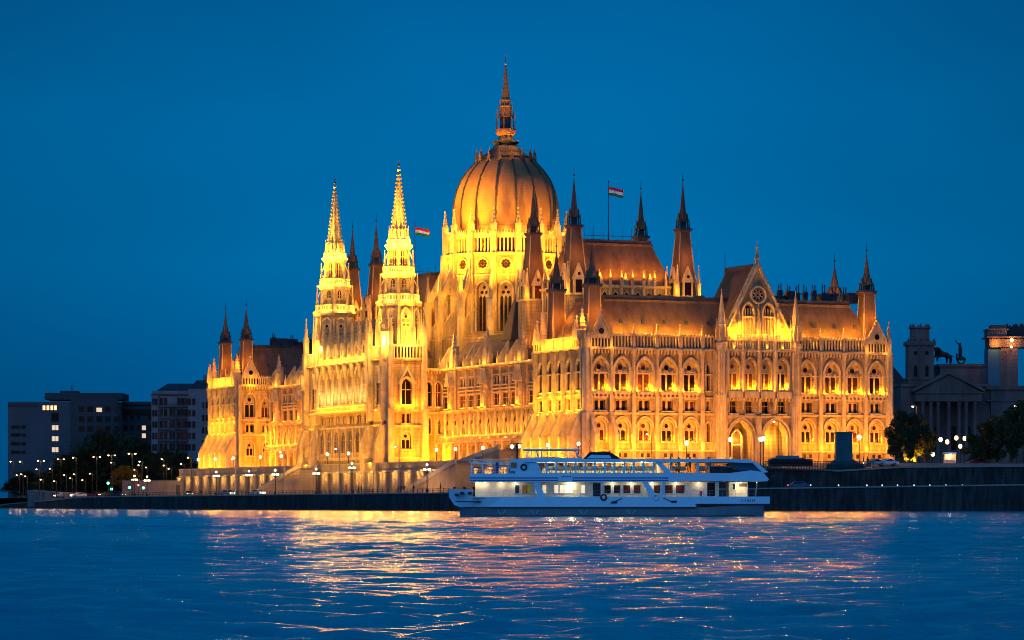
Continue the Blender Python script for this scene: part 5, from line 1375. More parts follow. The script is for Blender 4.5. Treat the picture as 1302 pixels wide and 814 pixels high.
for px, Y, z, mk, rz, on, lb in (
    (289.5, 800, None, 'car_silver', 2.2, True, 'silver car with bright headlights on the quay below the far stepped corner'),
    (328, 780, None, 'car_white', 2.2, True, 'pale car driving on the quay at the foot of the left stairway'),
    (239, 830, None, 'car_dark', 1.9, True, 'dark car with glaring headlights beside the tall mast at the building end'),
    (150, 850, None, 'car_dark', 2.5, True, 'dark car with dim lights near the traffic signals, nearer the building'),
    (137, 852, None, 'car_dark', 0.4, True, 'dark car with dim lights near the traffic signals, nearer the office block'),
    (121, 860, None, 'car_red', 2.6, False, 'red car with red tail lights before the dark trees'),
    (100, 880, None, 'car_white', 0.5, True, 'white car on the riverside road before the trees'),
    (79, 900, None, 'car_silver', 0.5, True, 'grey car on the riverside road before the office block'),
    (1016, 632, 4.35, 'car_blue', PI, True, 'blue grey car with twin bright headlights on the lower quay beside the boat stern'),
    (1112, 652, 9.0, 'car_silver', 0.1, True, 'pale car parked at the upper wall below the building corner'),
    (1128, 656, 9.1, 'car_white', 0.1, False, 'white car parked beside the dark tree at the building corner'),
    (1243, 672, 9.3, 'car_red', 0.2, False, 'red car parked beneath the trees by the columned building'),
):
    t = make_car(mk); t.location = (at(px, Y), Y, (zq(px) if z is None else z) + 0.02); t.rotation_euler = (0, 0, rz)
    headlights(t, 0, on); tag(t, lb, 'car', 'cars on the riverside roads')

# kiosk, monument and fence before the end facade
k = empty('kiosk', (at(1006, 652), 652, 9)); tag(k, 'low dark flat roofed pavilion before the porch arches', 'pavilion')
m = MB(); m.mat('office2'); m.box(ident, -4.6, 4.2, -1.5, 1.5, 0, 1.4); m.mat('glass'); m.box(ident, -4.4, 4.0, -1.56, -1.5, 0.5, 1.1); m.build('wall', k)
m = MB(); m.mat('car_blue'); m.box(ident, -4.0, 2.8, -1.8, 1.8, 1.4, 1.7); m.box(ident, -3.2, 1.5, -1.2, 1.2, 1.7, 2.1); m.build('roof', k)
mo = empty('monument', (at(1072.5, 654), 654, 9.2)); tag(mo, 'blocky teal stone pedestal on a stepped base before the arched windows', 'monument')
m = MB(); m.mat('teal')
for i, (w_, h0, h1) in enumerate(((7.8, -1, 0.25), (6.4, 0.25, 0.55), (5.2, 0.55, 0.9), (4.2, 0.9, 1.2))): m.taper(ident, 0, 0, h0, h1, w_, w_, w_ - 0.5, w_ - 0.5)
m.build('base', mo)
m = MB(); m.mat('teal'); m.taper(ident, 0, 0, 1.2, 6.6, 3.35, 3.0, 3.25, 2.9); m.box(ident, -1.75, 1.75, -1.6, 1.6, 6.5, 6.75); m.build('block', mo)
fc = MB(); fc.mat('iron')
for i in range(70):
    px = 975 + i*2.0; X = at(px, 647); fc.box(ident, X - 0.05, X + 0.05, 649.9, 650.0, 8.0, 10.0)
fc.box(ident, at(975, 647), at(1113, 647), 649.92, 649.98, 9.9, 10.0); fc.box(ident, at(975, 647), at(1113, 647), 649.92, 649.98, 8.8, 8.9)
tag(fc.build('fence'), 'dark iron railing along the top of the wall before the end facade', 'fence')
rl = MB(); rl.mat('iron')
for i in range(90):
    f = i/89; x = -111 + (98.4)*f; y = 842 - 202*f; z = 3.0 + 0.45*f
    rl.box(ident, x - 0.06, x + 0.06, y + 1.2, y + 1.32, z, z + 1.05)
for dz in (0.6, 1.02): rl.tube((-111, 843.2, 3.0 + dz), (-12.6, 641.3, 3.45 + dz), 0.05, n=4)
tag(rl.build('railing'), 'dark quay railing below the embankment wall', 'railing')

# =================================================================== trees
def make_tree(h, w, matk='leaf', seed=1, n=6500, trunk=0.25):
    rnd = random.Random(seed); t = empty('tree')
    b = MB(); b.mat('bark'); b.tube((0, 0, 0), (0.1*w, 0, h*0.45), 0.035*h, 0.02*h, 8); limbs = []
    for k in range(8):
        a = rnd.uniform(0, 2*PI); z0 = h*rnd.uniform(0.22, 0.45); e = (w*0.36*math.cos(a), w*0.36*math.sin(a), z0 + h*rnd.uniform(0.2, 0.45)); b.tube((0.05*w, 0, z0), e, 0.014*h, 0.005*h, 5); limbs.append(e)
    b.build('trunk', t)
    c = MB(); c.mat(matk)
    cl = []
    for k in range(34):
        a = rnd.uniform(0, 2*PI); r = w*0.42*math.sqrt(rnd.random()); z = h*rnd.uniform(trunk, 0.92)
        sq = math.sin(PI*min(1, (z/h - trunk + 0.12)/(1.05 - trunk)))**0.6; cl.append((r*math.cos(a)*sq, r*math.sin(a)*sq, z, w*rnd.uniform(0.09, 0.17)))
    for i in range(n):
        x, y, z, r = rnd.choice(cl); d = Vector((rnd.gauss(0, 1), rnd.gauss(0, 1), rnd.gauss(0, 0.8))).normalized()*r*rnd.uniform(0.5, 1.1)
        p = Vector((x, y, z)) + d; s = rnd.uniform(0.2, 0.42)*max(1, h/14)
        u_ = Vector((rnd.gauss(0, 1), rnd.gauss(0, 1), rnd.gauss(0, 1))).normalized(); v_ = u_.orthogonal().normalized()
        c.add([tuple(p - u_*s), tuple(p + v_*s*0.6), tuple(p + u_*s), tuple(p - v_*s*0.6)], [[0, 1, 2, 3]])
    c.build('crown', t); return t
tr = {}
def tree(px, Y, z0, h, w, label, kind='leaf', seed=1, group='dark trees'):
    k = (kind, seed)
    if k not in tr: tr[k] = (make_tree(14, 12, kind, seed, trunk=0.12), [0]); t = tr[k][0]
    else: t = copy_tree(tr[k][0])
    t.location = (at(px, Y), Y, z0); t.scale = (w/12, w/12, h/14); t.rotation_euler = (0, 0, random.uniform(0, 6)); tag(t, label, 'tree', group)
for px, Y, h, w, sd in ((92, 950, 13, 16, 1), (110, 955, 17, 16, 2), (128, 960, 20, 17, 3), (146, 965, 20, 16, 1), (163, 960, 19, 15, 2), (178, 955, 17, 14, 3), (195, 935, 13, 14, 1), (212, 930, 14, 13, 2), (228, 925, 13, 13, 3), (242, 925, 10, 12, 1), (60, 955, 8, 12, 2), (35, 960, 8, 12, 3), (76, 950, 9, 14, 1), (20, 965, 6, 9, 3)):
    tree(px, Y, 3.3, h, w, ('low dark tree beneath the office block' if h < 10.5 else 'dark tree before the grey apartment house' if px > 190 else 'tall dark tree before the office blocks'), 'leaf', sd, 'dark trees upstream')
tree(159, 905, 5.0, 7, 9, 'small yellow tree lit by a street lamp among dark ones', 'leaf_lamplit', 4, 'lit tree')
tree(1147, 668, 10, 11, 7.6, 'round dark tree against the corner of the floodlit end facade', 'leaf', 1, 'dark trees on the square')
tree(1163, 672, 10, 10.5, 6.5, 'dark tree next to the tall pale street light', 'leaf', 2, 'dark trees on the square')
tree(1176, 690, 10, 9, 6, 'dark tree before the left columns of the columned building', 'leaf', 3, 'dark trees on the square')
for px, Y, h, w, sd in ((1252, 672, 8.5, 8, 1), (1268, 665, 9.5, 8, 2), (1285, 660, 11.5, 8, 3), (1302, 660, 13, 9, 1), (1240, 700, 6, 6, 2)):
    tree(px, Y, 10, h, w, 'dark tree in the clump beyond the retaining wall', 'leaf', sd, 'dark clump of trees by the wall')

# =================================================================== far buildings
def wall_windows(root, T, xs, zs, w, h, matk='glass', name='window', ptr=[None]):
    for x in xs:
        for z in zs:
            m = MB(); m.mat('lead'); m.box(T, x - w/2 - 0.12, x + w/2 + 0.12, 0.0, 0.1, z - 0.12, z + h + 0.12); m.mat(matk); m.box(T, x - w/2, x + w/2, 0.1, 0.14, z, z + h); m.build(name, root)
def block(name, pxs, Y, depth, ztop, z0, matk, rot=0.0):
    x0, x1 = at(pxs[0], Y), at(pxs[1], Y); t = empty(name, ((x0+x1)/2, Y, z0), rot); hw = (x1-x0)/2
    m = MB(); m.mat(matk); m.box(ident, -hw, hw, 0, depth, -1, ztop - z0); m.build('wall', t); return t, hw
FT = lambda a, d, z: (a, -d, z)
ob, hw = block('office_building', (10, 150), 1000, 22, hz(511, 1000), 3.4, 'office')
tag(ob, 'wide dark office block with a flat roof and a few lit windows', 'office building')
m = MB(); m.mat('office2'); m.box(ident, -hw*0.35, hw + 1.0, 2, 20, 30.3, 32.4); m.box(ident, -hw*0.1, hw*0.2, 6, 14, 32.4, 33.2); m.tube((hw*0.1, 8, 33), (hw*0.1, 8, 35), 0.15); m.build('roof', ob)
m = MB(); m.mat('office2'); m.box(FT, hw*0.14, hw, 0, 0.6, 0, 31.0); m.build('dark_wing', ob)
m = MB(); m.mat('office2'); m.box(FT, -hw, -hw*0.45, 0, 0.3, 28.2, 29.0); m.build('fascia', ob)
FD = lambda a, d, z: (a, -0.6 - d, z)
def ox(px): return at(px, 1000) - at(80, 1000)
wall_windows(ob, FD, [ox(p) for p in (104, 115, 137, 149)], [hz(y, 1000) - 3.4 for y in (524, 536.5, 549)], 1.7, 1.7)
wall_windows(ob, FD, [ox(126.5)], [hz(y, 1000) - 3.4 for y in (536.5, 549)], 1.7, 1.7)
wall_windows(ob, FD, [ox(126.5)], [hz(524, 1000) - 3.4], 1.7, 1.3, 'lit', 'lit_window')
wall_windows(ob, FT, [ox(p) for p in (68, 72.4)], [hz(y, 1000) - 3.4 for y in (547, 561, 575)], 0.9, 1.5, 'lit', 'lit_window')
wall_windows(ob, FT, [ox(70)], [hz(y, 1000) - 3.4 for y in (536, )], 2.2, 2.6)
wall_windows(ob, FT, [ox(p) for p in (56, 61, 66, 70.5)], [hz(521.5, 1000) - 3.4], 0.8, 1.4, 'sign_orange', 'lit_window')
wall_windows(ob, FT, [ox(p) for p in (17, 23, 30)], [hz(y, 1000) - 3.4 for y in (545, 555, 566, 577)], 1.3, 0.9)
ob2, hw2 = block('office_building', (150, 196), 1012, 18, hz(516, 1012), 3.4, 'office2')
tag(ob2, 'narrow dark office block with a recessed top floor beside the apartment house', 'office building')
m = MB(); m.mat('lead'); m.box(ident, -hw2 + 1, hw2, -0.1, 17, 29.0, 30.0); m.build('roof', ob2)
m = MB(); m.mat('glass'); m.box(FT, -hw2 + 1, hw2, 0, 0.1, 25.6, 27.6); m.build('window_band', ob2)
wall_windows(ob2, FT, [at(p, 1012) - at(173, 1012) for p in (183,)], [hz(y, 1012) - 3.4 for y in (547, 557)], 1.2, 1.4, 'lit', 'lit_window')
wall_windows(ob2, FT, [at(p, 1012) - at(173, 1012) for p in (160, 168, 176, 190)], [hz(y, 1012) - 3.4 for y in (534, 547, 560)], 1.1, 1.5)
ab, hw3 = block('apartment_building', (193, 268), 955, 20, hz(497, 955), 3.4, 'apart')
tag(ab, 'grey apartment house with balcony bays and a dark stepped roof beside the floodlit building', 'apartment building')
AX = lambda p: at(p, 955) - at(230.5, 955)
AZ = lambda y: hz(y, 955) - 3.4
m = MB(); m.mat('apart'); m.box(FT, AX(193), AX(201), 0, 0.9, 0, AZ(503)); m.box(FT, AX(240), AX(268), 0, 1.5, 0, AZ(495)); m.box(FT, AX(215), AX(224), 0, 0.8, 0, AZ(524)); m.build('bay', ab)
m = MB(); m.mat('lead'); m.box(ident, AX(192), AX(241), -0.5, 20, AZ(503) , AZ(501))
m.taper(ident, AX(230), 10, AZ(497), AZ(487), 15, 17, 9, 9); m.taper(ident, AX(257), 8, AZ(495), AZ(483), 8, 16, 4, 8); m.mat('apart'); m.box(ident, AX(240), AX(268), -1.7, 18, AZ(496.5), AZ(495)); m.build('roof', ab)
for px in (258, 262, 266): 
    m = MB(); m.mat('apart'); m.box(ident, AX(px) - 0.4, AX(px) + 0.4, 5, 6, AZ(484), AZ(476)); m.build('chimney', ab)
FB = lambda a, d, z: (a, -1.5 - d, z)
for y in (513, 527.5, 542, 556.5, 571): 
    z = AZ(y)
    wall_windows(ab, FT, [AX(p) for p in (205, 210.5, 227.5, 232, 236.5)], [z - 0.4], 0.8, 1.9)
    wall_windows(ab, FB, [AX(p) for p in (241.5, 247)], [z - 0.4], 0.7, 1.7)
    wall_windows(ab, lambda a, d, zz: (a, -0.9 - d, zz), [AX(p) for p in (195.5, 199)], [z - 0.4], 0.5, 1.7)
    if y > 520: wall_windows(ab, lambda a, d, zz: (a, -0.8 - d, zz), [AX(217.5), AX(221.5)], [z - 0.4], 0.6, 2.2)
    m = MB(); m.mat('lead'); m.box(FT, AX(203), AX(239), 0, 1.3, z - 1.2, z - 1.05)
    for i in range(20): a = AX(203) + (AX(239) - AX(203))*i/19; m.box(FT, a - 0.04, a + 0.04, 1.25, 1.3, z - 1.05, z - 0.2)
    m.box(FT, AX(203), AX(239), 1.22, 1.32, z - 0.25, z - 0.15); m.build('balcony', ab)
for y in (517, 533, 549, 565):
    for px in (259, 263.5):
        m = MB(); m.mat('glass'); m.poly(FB, [(a, 0.05, z) for a, z in arch_pts(AX(px), 0.7, AZ(y) - 0.6, AZ(y) + 0.9, 0.4, 4)]); m.build('window', ab)
# low riverside walls left of the building
m = MB(); m.mat('retain'); m.box(ident, at(150, 880), at(250, 880), 890, 891.5, 2.5, hz(611, 890)); m.mat('lead'); m.box(ident, at(219, 880), at(224, 880), 889.9, 890, 3, 6.6)
tag(m.build('garden_wall'), 'plain grey wall behind the traffic signals beside the floodlit building', 'wall')
m = MB(); m.mat('retain')
P = [(at(35, 930), 930, hz(624, 930)), (at(112, 880), 880, hz(629.5, 880))]
m.add([(P[0][0], P[0][1], 0.5), (P[1][0], P[1][1], 0.5), P[1], P[0], (P[0][0], P[0][1] + 14, 0.5), (P[1][0], P[1][1] + 14, 0.5), (P[1][0], P[1][1] + 14, P[1][2] + .3), (P[0][0], P[0][1] + 14, P[0][2] + .3)], [[0, 1, 2, 3], [3, 2, 6, 7], [0, 3, 7, 4], [1, 5, 6, 2]])
tag(m.build('road_ramp'), 'concrete ramp road catching amber light at the upstream end of the quay', 'ramp')

# museum with portico and towers
MY = 880
mu = empty('columned_building', (at(1205, MY), MY, 10)); tag(mu, 'sooty classical building with columned portico, corner towers and rooftop chariot in dusk', 'museum')
X_ = lambda p: at(p, MY) - at(1205, MY)
Z_ = lambda y: hz(y, MY) - 10
m = MB(); m.mat('museum'); m.box(ident, X_(1148), X_(1262), 4, 34, -1, Z_(490)); m.box(ident, X_(1148), X_(1262), 3.4, 34.5, Z_(491), Z_(487.5)); m.box(ident, X_(1199), X_(1262), 6, 24, Z_(488), Z_(462)); m.box(ident, X_(1197), X_(1263), 5.6, 24.4, Z_(465), Z_(461.5))
m.box(ident, X_(1262), X_(1330), 3, 30, -1, Z_(492)); m.box(ident, X_(1256), X_(1330), 2.4, 30, Z_(495), Z_(490)); m.box(ident, X_(1256), X_(1330), 2.7, 30, Z_(510), Z_(508)); m.build('wall', mu)
m = MB(); m.mat('museum'); m.box(ident, X_(1163), X_(1246), -3.5, 4.2, Z_(511), Z_(501)); m.box(ident, X_(1162), X_(1247), -4.0, 4.2, Z_(501), Z_(499)); m.build('entablature', mu)
m = MB(); m.mat('museum'); m.box(ident, X_(1168), X_(1245), -3.5, 4, -1, Z_(577)); m.build('base', mu)
m = MB(); m.mat('museum'); Pd = [(X_(1163), Z_(499)), (X_(1246), Z_(499)), (X_(1204), Z_(476))]; m.prism(lambda a, d, z: (a, d, z), Pd, -3.2, 5)
for s, e in ((Pd[0], Pd[2]), (Pd[1], Pd[2])):
    dx = 0.8 if s[0] < e[0] else -0.8
    m.prism(lambda a, d, z: (a, d, z), [(s[0] - dx, s[1]), (s[0] - dx, s[1] + 0.7), (e[0], e[1] + 0.9), (e[0], e[1])], -4.1, 5)
for i in range(9): f = -1 + 2*(i + 0.5)/9; hh = 3.4*(1 - abs(f)) + 0.3; x = X_(1204.5) + f*7; m.taper(ident, x, -3.4, Z_(499), Z_(499) + hh, 0.8, 0.5, 0.4, 0.3)
m.build('pediment', mu)
for px in (1172, 1182, 1191.5, 1205, 1218, 1227, 1238):
    m = MB(); m.mat('museum'); m.lathe(ident, X_(px), -2.6, [(0.75, Z_(577)), (0.75, Z_(575)), (0.58, Z_(574)), (0.48, Z_(516)), (0.7, Z_(512)), (0.7, Z_(511))], 14); m.build('column', mu, True)
for px in (1177, 1191, 1212, 1230):
    m = MB(); m.mat('glass'); m.poly(FT, [(a, -3.96, z) for a, z in arch_pts(X_(px + 3), 1.6, Z_(572), Z_(545), 0.8, 4)]); m.build('window', mu)
def museum_tower(pc, w, top, right=False):
    t = MB(); t.mat('museum'); x = X_(pc); y = 8
    t.box(ident, x - w/2, x + w/2, y - w/2, y + w/2, 0, Z_(top + 22)); t.box(ident, x - w/2 - 0.5, x + w/2 + 0.5, y - w/2 - 0.5, y + w/2 + 0.5, Z_(top + 26), Z_(top + 21))
    t.box(ident, x - w/2 - 0.3, x + w/2 + 0.3, y - w/2 - 0.3, y + w/2 + 0.3, Z_(top + 70), Z_(top + 67))
    t.lathe(ident, x, y, [(w*0.40, Z_(top + 21)), (w*0.38, Z_(top + 5)), (w*0.44, Z_(top + 4)), (w*0.44, Z_(top + 2))], 12)
    for sx in (-1, 1):
        for k in range(5): t.taper(ident, x - w/2 + w*k/4, y - w/2 - 0.1, Z_(top + 21), Z_(top + 17), 0.6, 0.6, 0.15, 0.15)
    for k in range(8): t.taper(ident, x + w*0.36*math.cos(k*PI/4), y + w*0.36*math.sin(k*PI/4), Z_(top + 2), Z_(top - 2), 0.6, 0.6, 0.2, 0.2)
    o = t.build('corner_tower', mu)
    for dx in (-0.22, 0.22):
        m = MB(); m.mat('glass'); m.poly(FT, [(a, -(y - w/2) + 0.03, z) for a, z in arch_pts(x + dx*w, 0.95, Z_(top + 66), Z_(top + 54), 0.5, 4)]); disc(m, FT, x + dx*w, Z_(top + 36), 0.55, -(y - w/2) + 0.04, 10)
        m.build('window', o)
        m = MB(); m.mat('museum'); arch_ring(m, FT, x + dx*w, 0.95, Z_(top + 66), Z_(top + 54), 0.5, 0.25, -(y - w/2), -(y - w/2) + 0.25, 4); m.build('hood_mould', o)
museum_tower(1174, 7.0, 412)
# the other tower, wrapped in teal sheeting under its cornice, with an amber lamp
t = MB(); x0, x1 = X_(1259), X_(1283)
t.mat('tarp'); t.box(ident, x0, x1 - 1.6, 4, 11, Z_(494), Z_(442)); t.mat('museum'); t.box(ident, x1 - 1.6, x1 + 3, 3.6, 11, Z_(494), Z_(442)); t.box(ident, x1 - 0.9, x1 - 0.6, 3.3, 3.6, Z_(494), Z_(445))
t.box(ident, x0 + 0.3, X_(1312), 3.4, 12, Z_(441), Z_(430)); t.box(ident, x0 - 0.5, X_(1315), 2.8, 12.6, Z_(429), Z_(427)); t.box(ident, x0, X_(1283), 3.6, 11, Z_(427), Z_(419)); t.box(ident, x0 - 0.3, X_(1285), 3.2, 11, Z_(419), Z_(417)); t.box(ident, X_(1264), X_(1284), 5, 10, Z_(417), Z_(412))
t.mat('bronze')
for k in range(14): xx = X_(1284 + 2.2*k + random.random()); t.taper(ident, xx, 6, Z_(428), Z_(414 - 4*random.random()), 1.6, 1.2, 0.5, 0.4)
to = t.build('wrapped_tower', mu)
point((X_(1268), 2.2, Z_(436)), 800, 0.3, (1, 0.30, 0.04), mu); point((X_(1289), 1.6, Z_(433)), 600, 0.3, (1, 0.35, 0.05), mu)
m = MB(); m.mat('lamp_amber'); m.ball((X_(1288.5), 2.9, Z_(432)), 0.5); m.ball((X_(1288), 2.9, Z_(440.5)), 0.35); m.build('floodlight', mu)

def skin_body(name, verts, edges, radii, matk, parent, levels=1):
    me = bpy.data.meshes.new(name); me.from_pydata(verts, edges, []); me.materials.append(M[matk])
    o = bpy.data.objects.new(name, me); COL.objects.link(o)
    if parent: o.parent = parent
    sk = o.modifiers.new('skin', 'SKIN'); sk.use_smooth_shade = True
    for i, r in enumerate(radii):
        me.skin_vertices[0].data[i].radius = r if isinstance(r, tuple) else (r, r)
    me.skin_vertices[0].data[0].use_root = True
    ss = o.modifiers.new('sub', 'SUBSURF'); ss.levels = levels; ss.render_levels = levels
    return o
# rooftop chariot
ch = empty('chariot_statue', (at(1216, MY), MY + 9, hz(461.5, MY))); ch.scale = (1.35, 1.35, 1.35); tag(ch, 'dark bronze chariot group with rearing horses on top of the columned building', 'statue')
for i in range(3):
    hv = [(0, 0, 1.9), (0.9, 0, 2.1), (1.25, 0, 2.8), (1.5, 0, 3.3), (2.0, 0, 3.1), (-0.8, 0, 1.8), (-1.1, 0.0, 1.0), (-1.0, 0, 0.0), (1.2, 0.1, 1.5), (1.7, 0.1, 1.2), (1.6, 0.1, 0.5), (-1.4, 0, 1.4)]
    ho = skin_body('horse', [(-v[0], v[1], v[2]) for v in hv], [(0, 1), (1, 2), (2, 3), (3, 4), (0, 5), (5, 6), (6, 7), (1, 8), (8, 9), (9, 10), (5, 11)], [0.5, 0.48, 0.32, 0.26, 0.15, 0.46, 0.24, 0.14, 0.22, 0.15, 0.1, 0.12], 'bronze', ch)
    ho.location = (-1.4 - 0.5*(i == 2), i*1.3 - 1.3, 0.1*i)
cm = MB(); cm.mat('bronze'); cm.torus((1.9, -0.8, 0.8), 0.7, 0.1); cm.torus((1.9, 0.8, 0.8), 0.7, 0.1); cm.box(ident, 1.0, 2.8, -0.7, 0.7, 0.8, 1.2); cm.box(ident, 0.9, 1.1, -0.7, 0.7, 1.0, 2.2); cm.build('cart', ch)
fg = skin_body('rider', [(1.7, 0, 2.2), (1.7, 0, 3.2), (1.7, 0, 3.9), (1.65, 0, 4.4), (1.1, 0, 4.3), (0.7, 0, 5.0), (1.7, 0.3, 1.2)], [(0, 1), (1, 2), (2, 3), (2, 4), (4, 5), (0, 6)], [0.4, 0.42, 0.2, 0.25, 0.12, 0.08, 0.35], 'bronze', ch)
# far grey block between the floodlit building and the museum
fb_, h_ = block('townhouse', (1120, 1152), 930, 15, hz(488, 930), 10, 'museum'); tag(fb_, 'dim townhouse with a pitched roof showing between the floodlit facade and the columned building', 'townhouse')
m = MB(); m.mat('lead'); m.prism(ident, [(-h_, 0), (h_ + 0.5, 0), (0, 5)], 0, 14); m.build('roof', fb_).location = (0, 0, hz(488, 930) - 10)
wall_windows(fb_, FT, [1.5, 3.0], [14, 18, 21], 0.8, 1.6)

# market van and kiosks near the square wall
k = empty('market_stall', (at(1208, 700), 700, 10)); tag(k, 'small brightly lit white stall at the top of the retaining wall', 'stall')
m = MB(); m.mat('cream'); m.box(ident, -1.3, 1.3, 0, 1.5, 0, 0.2); m.box(ident, -1.3, -1.2, 0, 1.5, 0.2, 2.2); m.box(ident, 1.2, 1.3, 0, 1.5, 0.2, 2.2); m.box(ident, -1.2, 1.2, 1.4, 1.5, 0.2, 2.2); m.box(ident, -1.1, 1.1, 0, 0.3, 0.2, 0.9); m.build('booth', k)
m = MB(); m.mat('whiteflag'); m.taper(ident, 0, 0.7, 2.2, 2.6, 3.1, 2.2, 2.6, 1.4); m.build('canopy', k); point((0, 0.7, 1.9), 90, 0.15, (1, .7, .35), k)

# =================================================================== flags
def flag(px, py0, py1, Y, w, h, label):
    zt, zb = hz(py0, Y), hz(py1, Y); t = empty('flag_pole', (at(px, Y), Y, zb)); tag(t, label, 'flag', 'striped flags')
    m = MB(); m.mat('iron'); m.tube((0, 0, -1), (0, 0, zt - zb), 0.13, 0.07, 8); m.ball((0, 0, zt - zb), 0.16); m.build('pole', t)
    top = zt - zb - 1.2; fl = MB(); n = 14
    for s_, mk in enumerate(('redflag', 'whiteflag', 'greenflag')):
        fl.mat(mk)
        for i in range(n):
            P = []
            for (ii, jj) in ((i, s_), (i+1, s_), (i+1, s_+1), (i, s_+1)):
                f = ii/n; P.append((0.1 + w*f, 0.3*math.sin(f*7)*f**0.5, top - h*jj/3 - 0.14*h*f*2.0 + 0.1*math.sin(f*6)))
            fl.add(P, [[0, 1, 2, 3]])
    fl.build('flag_cloth', t)
flag(773.5, 231, 309, 716, 3.2, 1.9, 'red white and green flag on a tall pole above the brown mansard roof')
flag(527.5, 283, 352, 800, 3.6, 1.9, 'red white and green flag flying between the near river tower and the dome')

# =================================================================== people on the quay
def person(px, Y, label, lean=0.0, pose=0, rz=0.0, coat='darkcloth', zz=None):
    t = empty('person', (at(px, Y), Y, (zq(px) if zz is None else zz) + 0.02), rz); tag(t, label, 'person', 'people on the quay')
    st = 0.22 if pose else 0.06
    v = [(0, 0, 0.95), (0, 0, 1.2), (0, 0, 1.42), (0, 0, 1.54), (0, -0.02, 1.66), (0.10, 0, 0.9), (0.11, -st, 0.5), (0.11, -st*0.8, 0.06), (0.11, -st*0.8 - 0.14, 0.03),
         (-0.10, 0, 0.9), (-0.11, st*0.5, 0.5), (-0.11, st*1.4, 0.08), (-0.11, st*1.4 - 0.14, 0.03), (0.19, 0, 1.38), (0.24, 0.04, 1.12), (0.23, -0.10, 0.9), (-0.19, 0, 1.38), (-0.24, 0.0, 1.12), (-0.22, -0.14, 0.92)]
    e = [(0, 1), (1, 2), (2, 3), (3, 4), (0, 5), (5, 6), (6, 7), (7, 8), (0, 9), (9, 10), (10, 11), (11, 12), (2, 13), (13, 14), (14, 15), (2, 16), (16, 17), (17, 18)]
    r = [(0.15, 0.11), (0.15, 0.11), (0.14, 0.10), 0.055, 0.10, 0.09, 0.065, 0.045, 0.04, 0.09, 0.065, 0.045, 0.04, 0.06, 0.045, 0.035, 0.06, 0.045, 0.035]
    skin_body('body', v, e, r, coat, t)
    h = MB(); h.mat('skin'); h.ball((0, -0.03, 1.66), 0.105, 10, 8, 1.15); h.build('face', t, True)
    h = MB(); h.mat('boat_dark'); h.ball((0, 0.01, 1.70), 0.112, 10, 8, 1.0); h.build('hair', t, True)
for i, (px, Y, lb, po) in enumerate(((456, 712, 'dark clothed person standing in the pair beside the candelabra lamp', 0), (459.5, 711, 'person in dark clothes leaning close to a companion left of the near tower', 1),
    (507, 690, 'person in dark clothes at the foot of the tall thin pole under the near tower', 0), (510, 689, 'dark clothed person in the middle of the trio by the tall thin pole', 1), (513.5, 689, 'dark clothed walker closest to the stairway in the trio by the tall pole', 1),
    (526, 684, 'lone dark figure between the trio and the candelabra lamp', 0), (256, 828, 'dark figure standing beneath the far stepped corner of the building', 0), (560, 660, 'dark figure standing just before the bow of the boat on the quay', 0))):
    person(px, Y, lb, 0, po, random.uniform(0, 6))
person(1245, 676, 'person in pale clothes standing at the wall before the dark tree clump', 0, 0, 0.4, 'whiteflag', 9.4)
person(1098, 650, 'dark figure standing right of the monument before the end facade', 0, 1, 1.4, 'darkcloth', 9.1)
person(1103, 651, 'second dark figure beside the parked cars before the end facade', 0, 0, 2.4, 'darkcloth', 9.1)

# =================================================================== the boat
BY, BS = 362.0, 11.33
bt = empty('river_cruise_boat', (11, BY, 0)); tag(bt, 'two deck white passenger boat with lit cabins lying in front of the quay and stairway', 'boat')
bx = lambda p: (p - 651)/BS - 11
bz = lambda y: 1.5 + (640 - y)/BS
BW = 7.8
def hull(name, st, matk):
    """st: list of (x, half width, z low, z high, half width low)"""
    m = MB(); m.mat(matk); n = len(st)
    for x, hw, zl, zh, hl in st:
        c = BW/2
        m.v += [(x, c - hl, zl), (x, c - hw, zh), (x, c + hw, zh), (x, c + hl, zl)]
    for i in range(n - 1):
        for j in range(4): k_ = (j+1) % 4; m.f.append([i*4 + j, (i+1)*4 + j, (i+1)*4 + k_, i*4 + k_]); m.mi.append(0)
    m.f.append([0, 1, 2, 3]); m.f.append([(n-1)*4 + i for i in (3, 2, 1, 0)]); m.mi += [0, 0]
    return m
h = hull('lower_hull', [(bx(584), 0.7, -0.6, 1.05, 0.3), (bx(592), 1.9, -0.6, 1.05, 1.4), (bx(610), 3.1, -0.6, 1.05, 2.8), (bx(640), 3.75, -0.6, 1.05, 3.6), (bx(900), 3.75, -0.6, 1.05, 3.6), (bx(950), 3.7, -0.6, 1.3, 3.3), (bx(972), 3.5, -0.3, 1.35, 3.0)], 'boat_hull')
h.build('lower_hull', bt)
uh = hull('upper_hull', [(bx(570), 0.8, 2.2, 3.1, 0.4), (bx(577), 1.6, 1.3, 3.1, 1.1), (bx(584), 2.2, 1.06, 3.05, 1.7), (bx(600), 3.1, 1.06, 3.05, 2.7), (bx(601), 3.15, 1.06, 2.25, 2.75), (bx(620), 3.8, 1.06, 2.2, 3.5), (bx(640), 3.9, 1.02, 2.2, 3.9), (bx(885), 3.9, 1.02, 2.2, 3.9), (bx(886), 3.9, 1.42, 2.25, 3.9), (bx(979), 3.8, 1.42, 2.25, 3.8)], 'boat_white')
uh.mat('boat_dark'); uh.box(ident, bx(590), bx(885), BW/2 - 3.98, BW/2 - 3.86, 0.98, 1.08); uh.box(ident, bx(884), bx(980), BW/2 - 3.98, BW/2 - 3.84, 1.36, 1.44)
uh.box(ident, bx(579), bx(611), 0.28, 0.62, 1.62, 1.74)
uho = uh.build('upper_hull', bt)
wl_ = MB(); wl_.mat('boat_dark'); wl_.box(ident, bx(600), bx(960), 0.05, 0.2, -0.2, 0.12); wl_.build('waterline_band', bt)
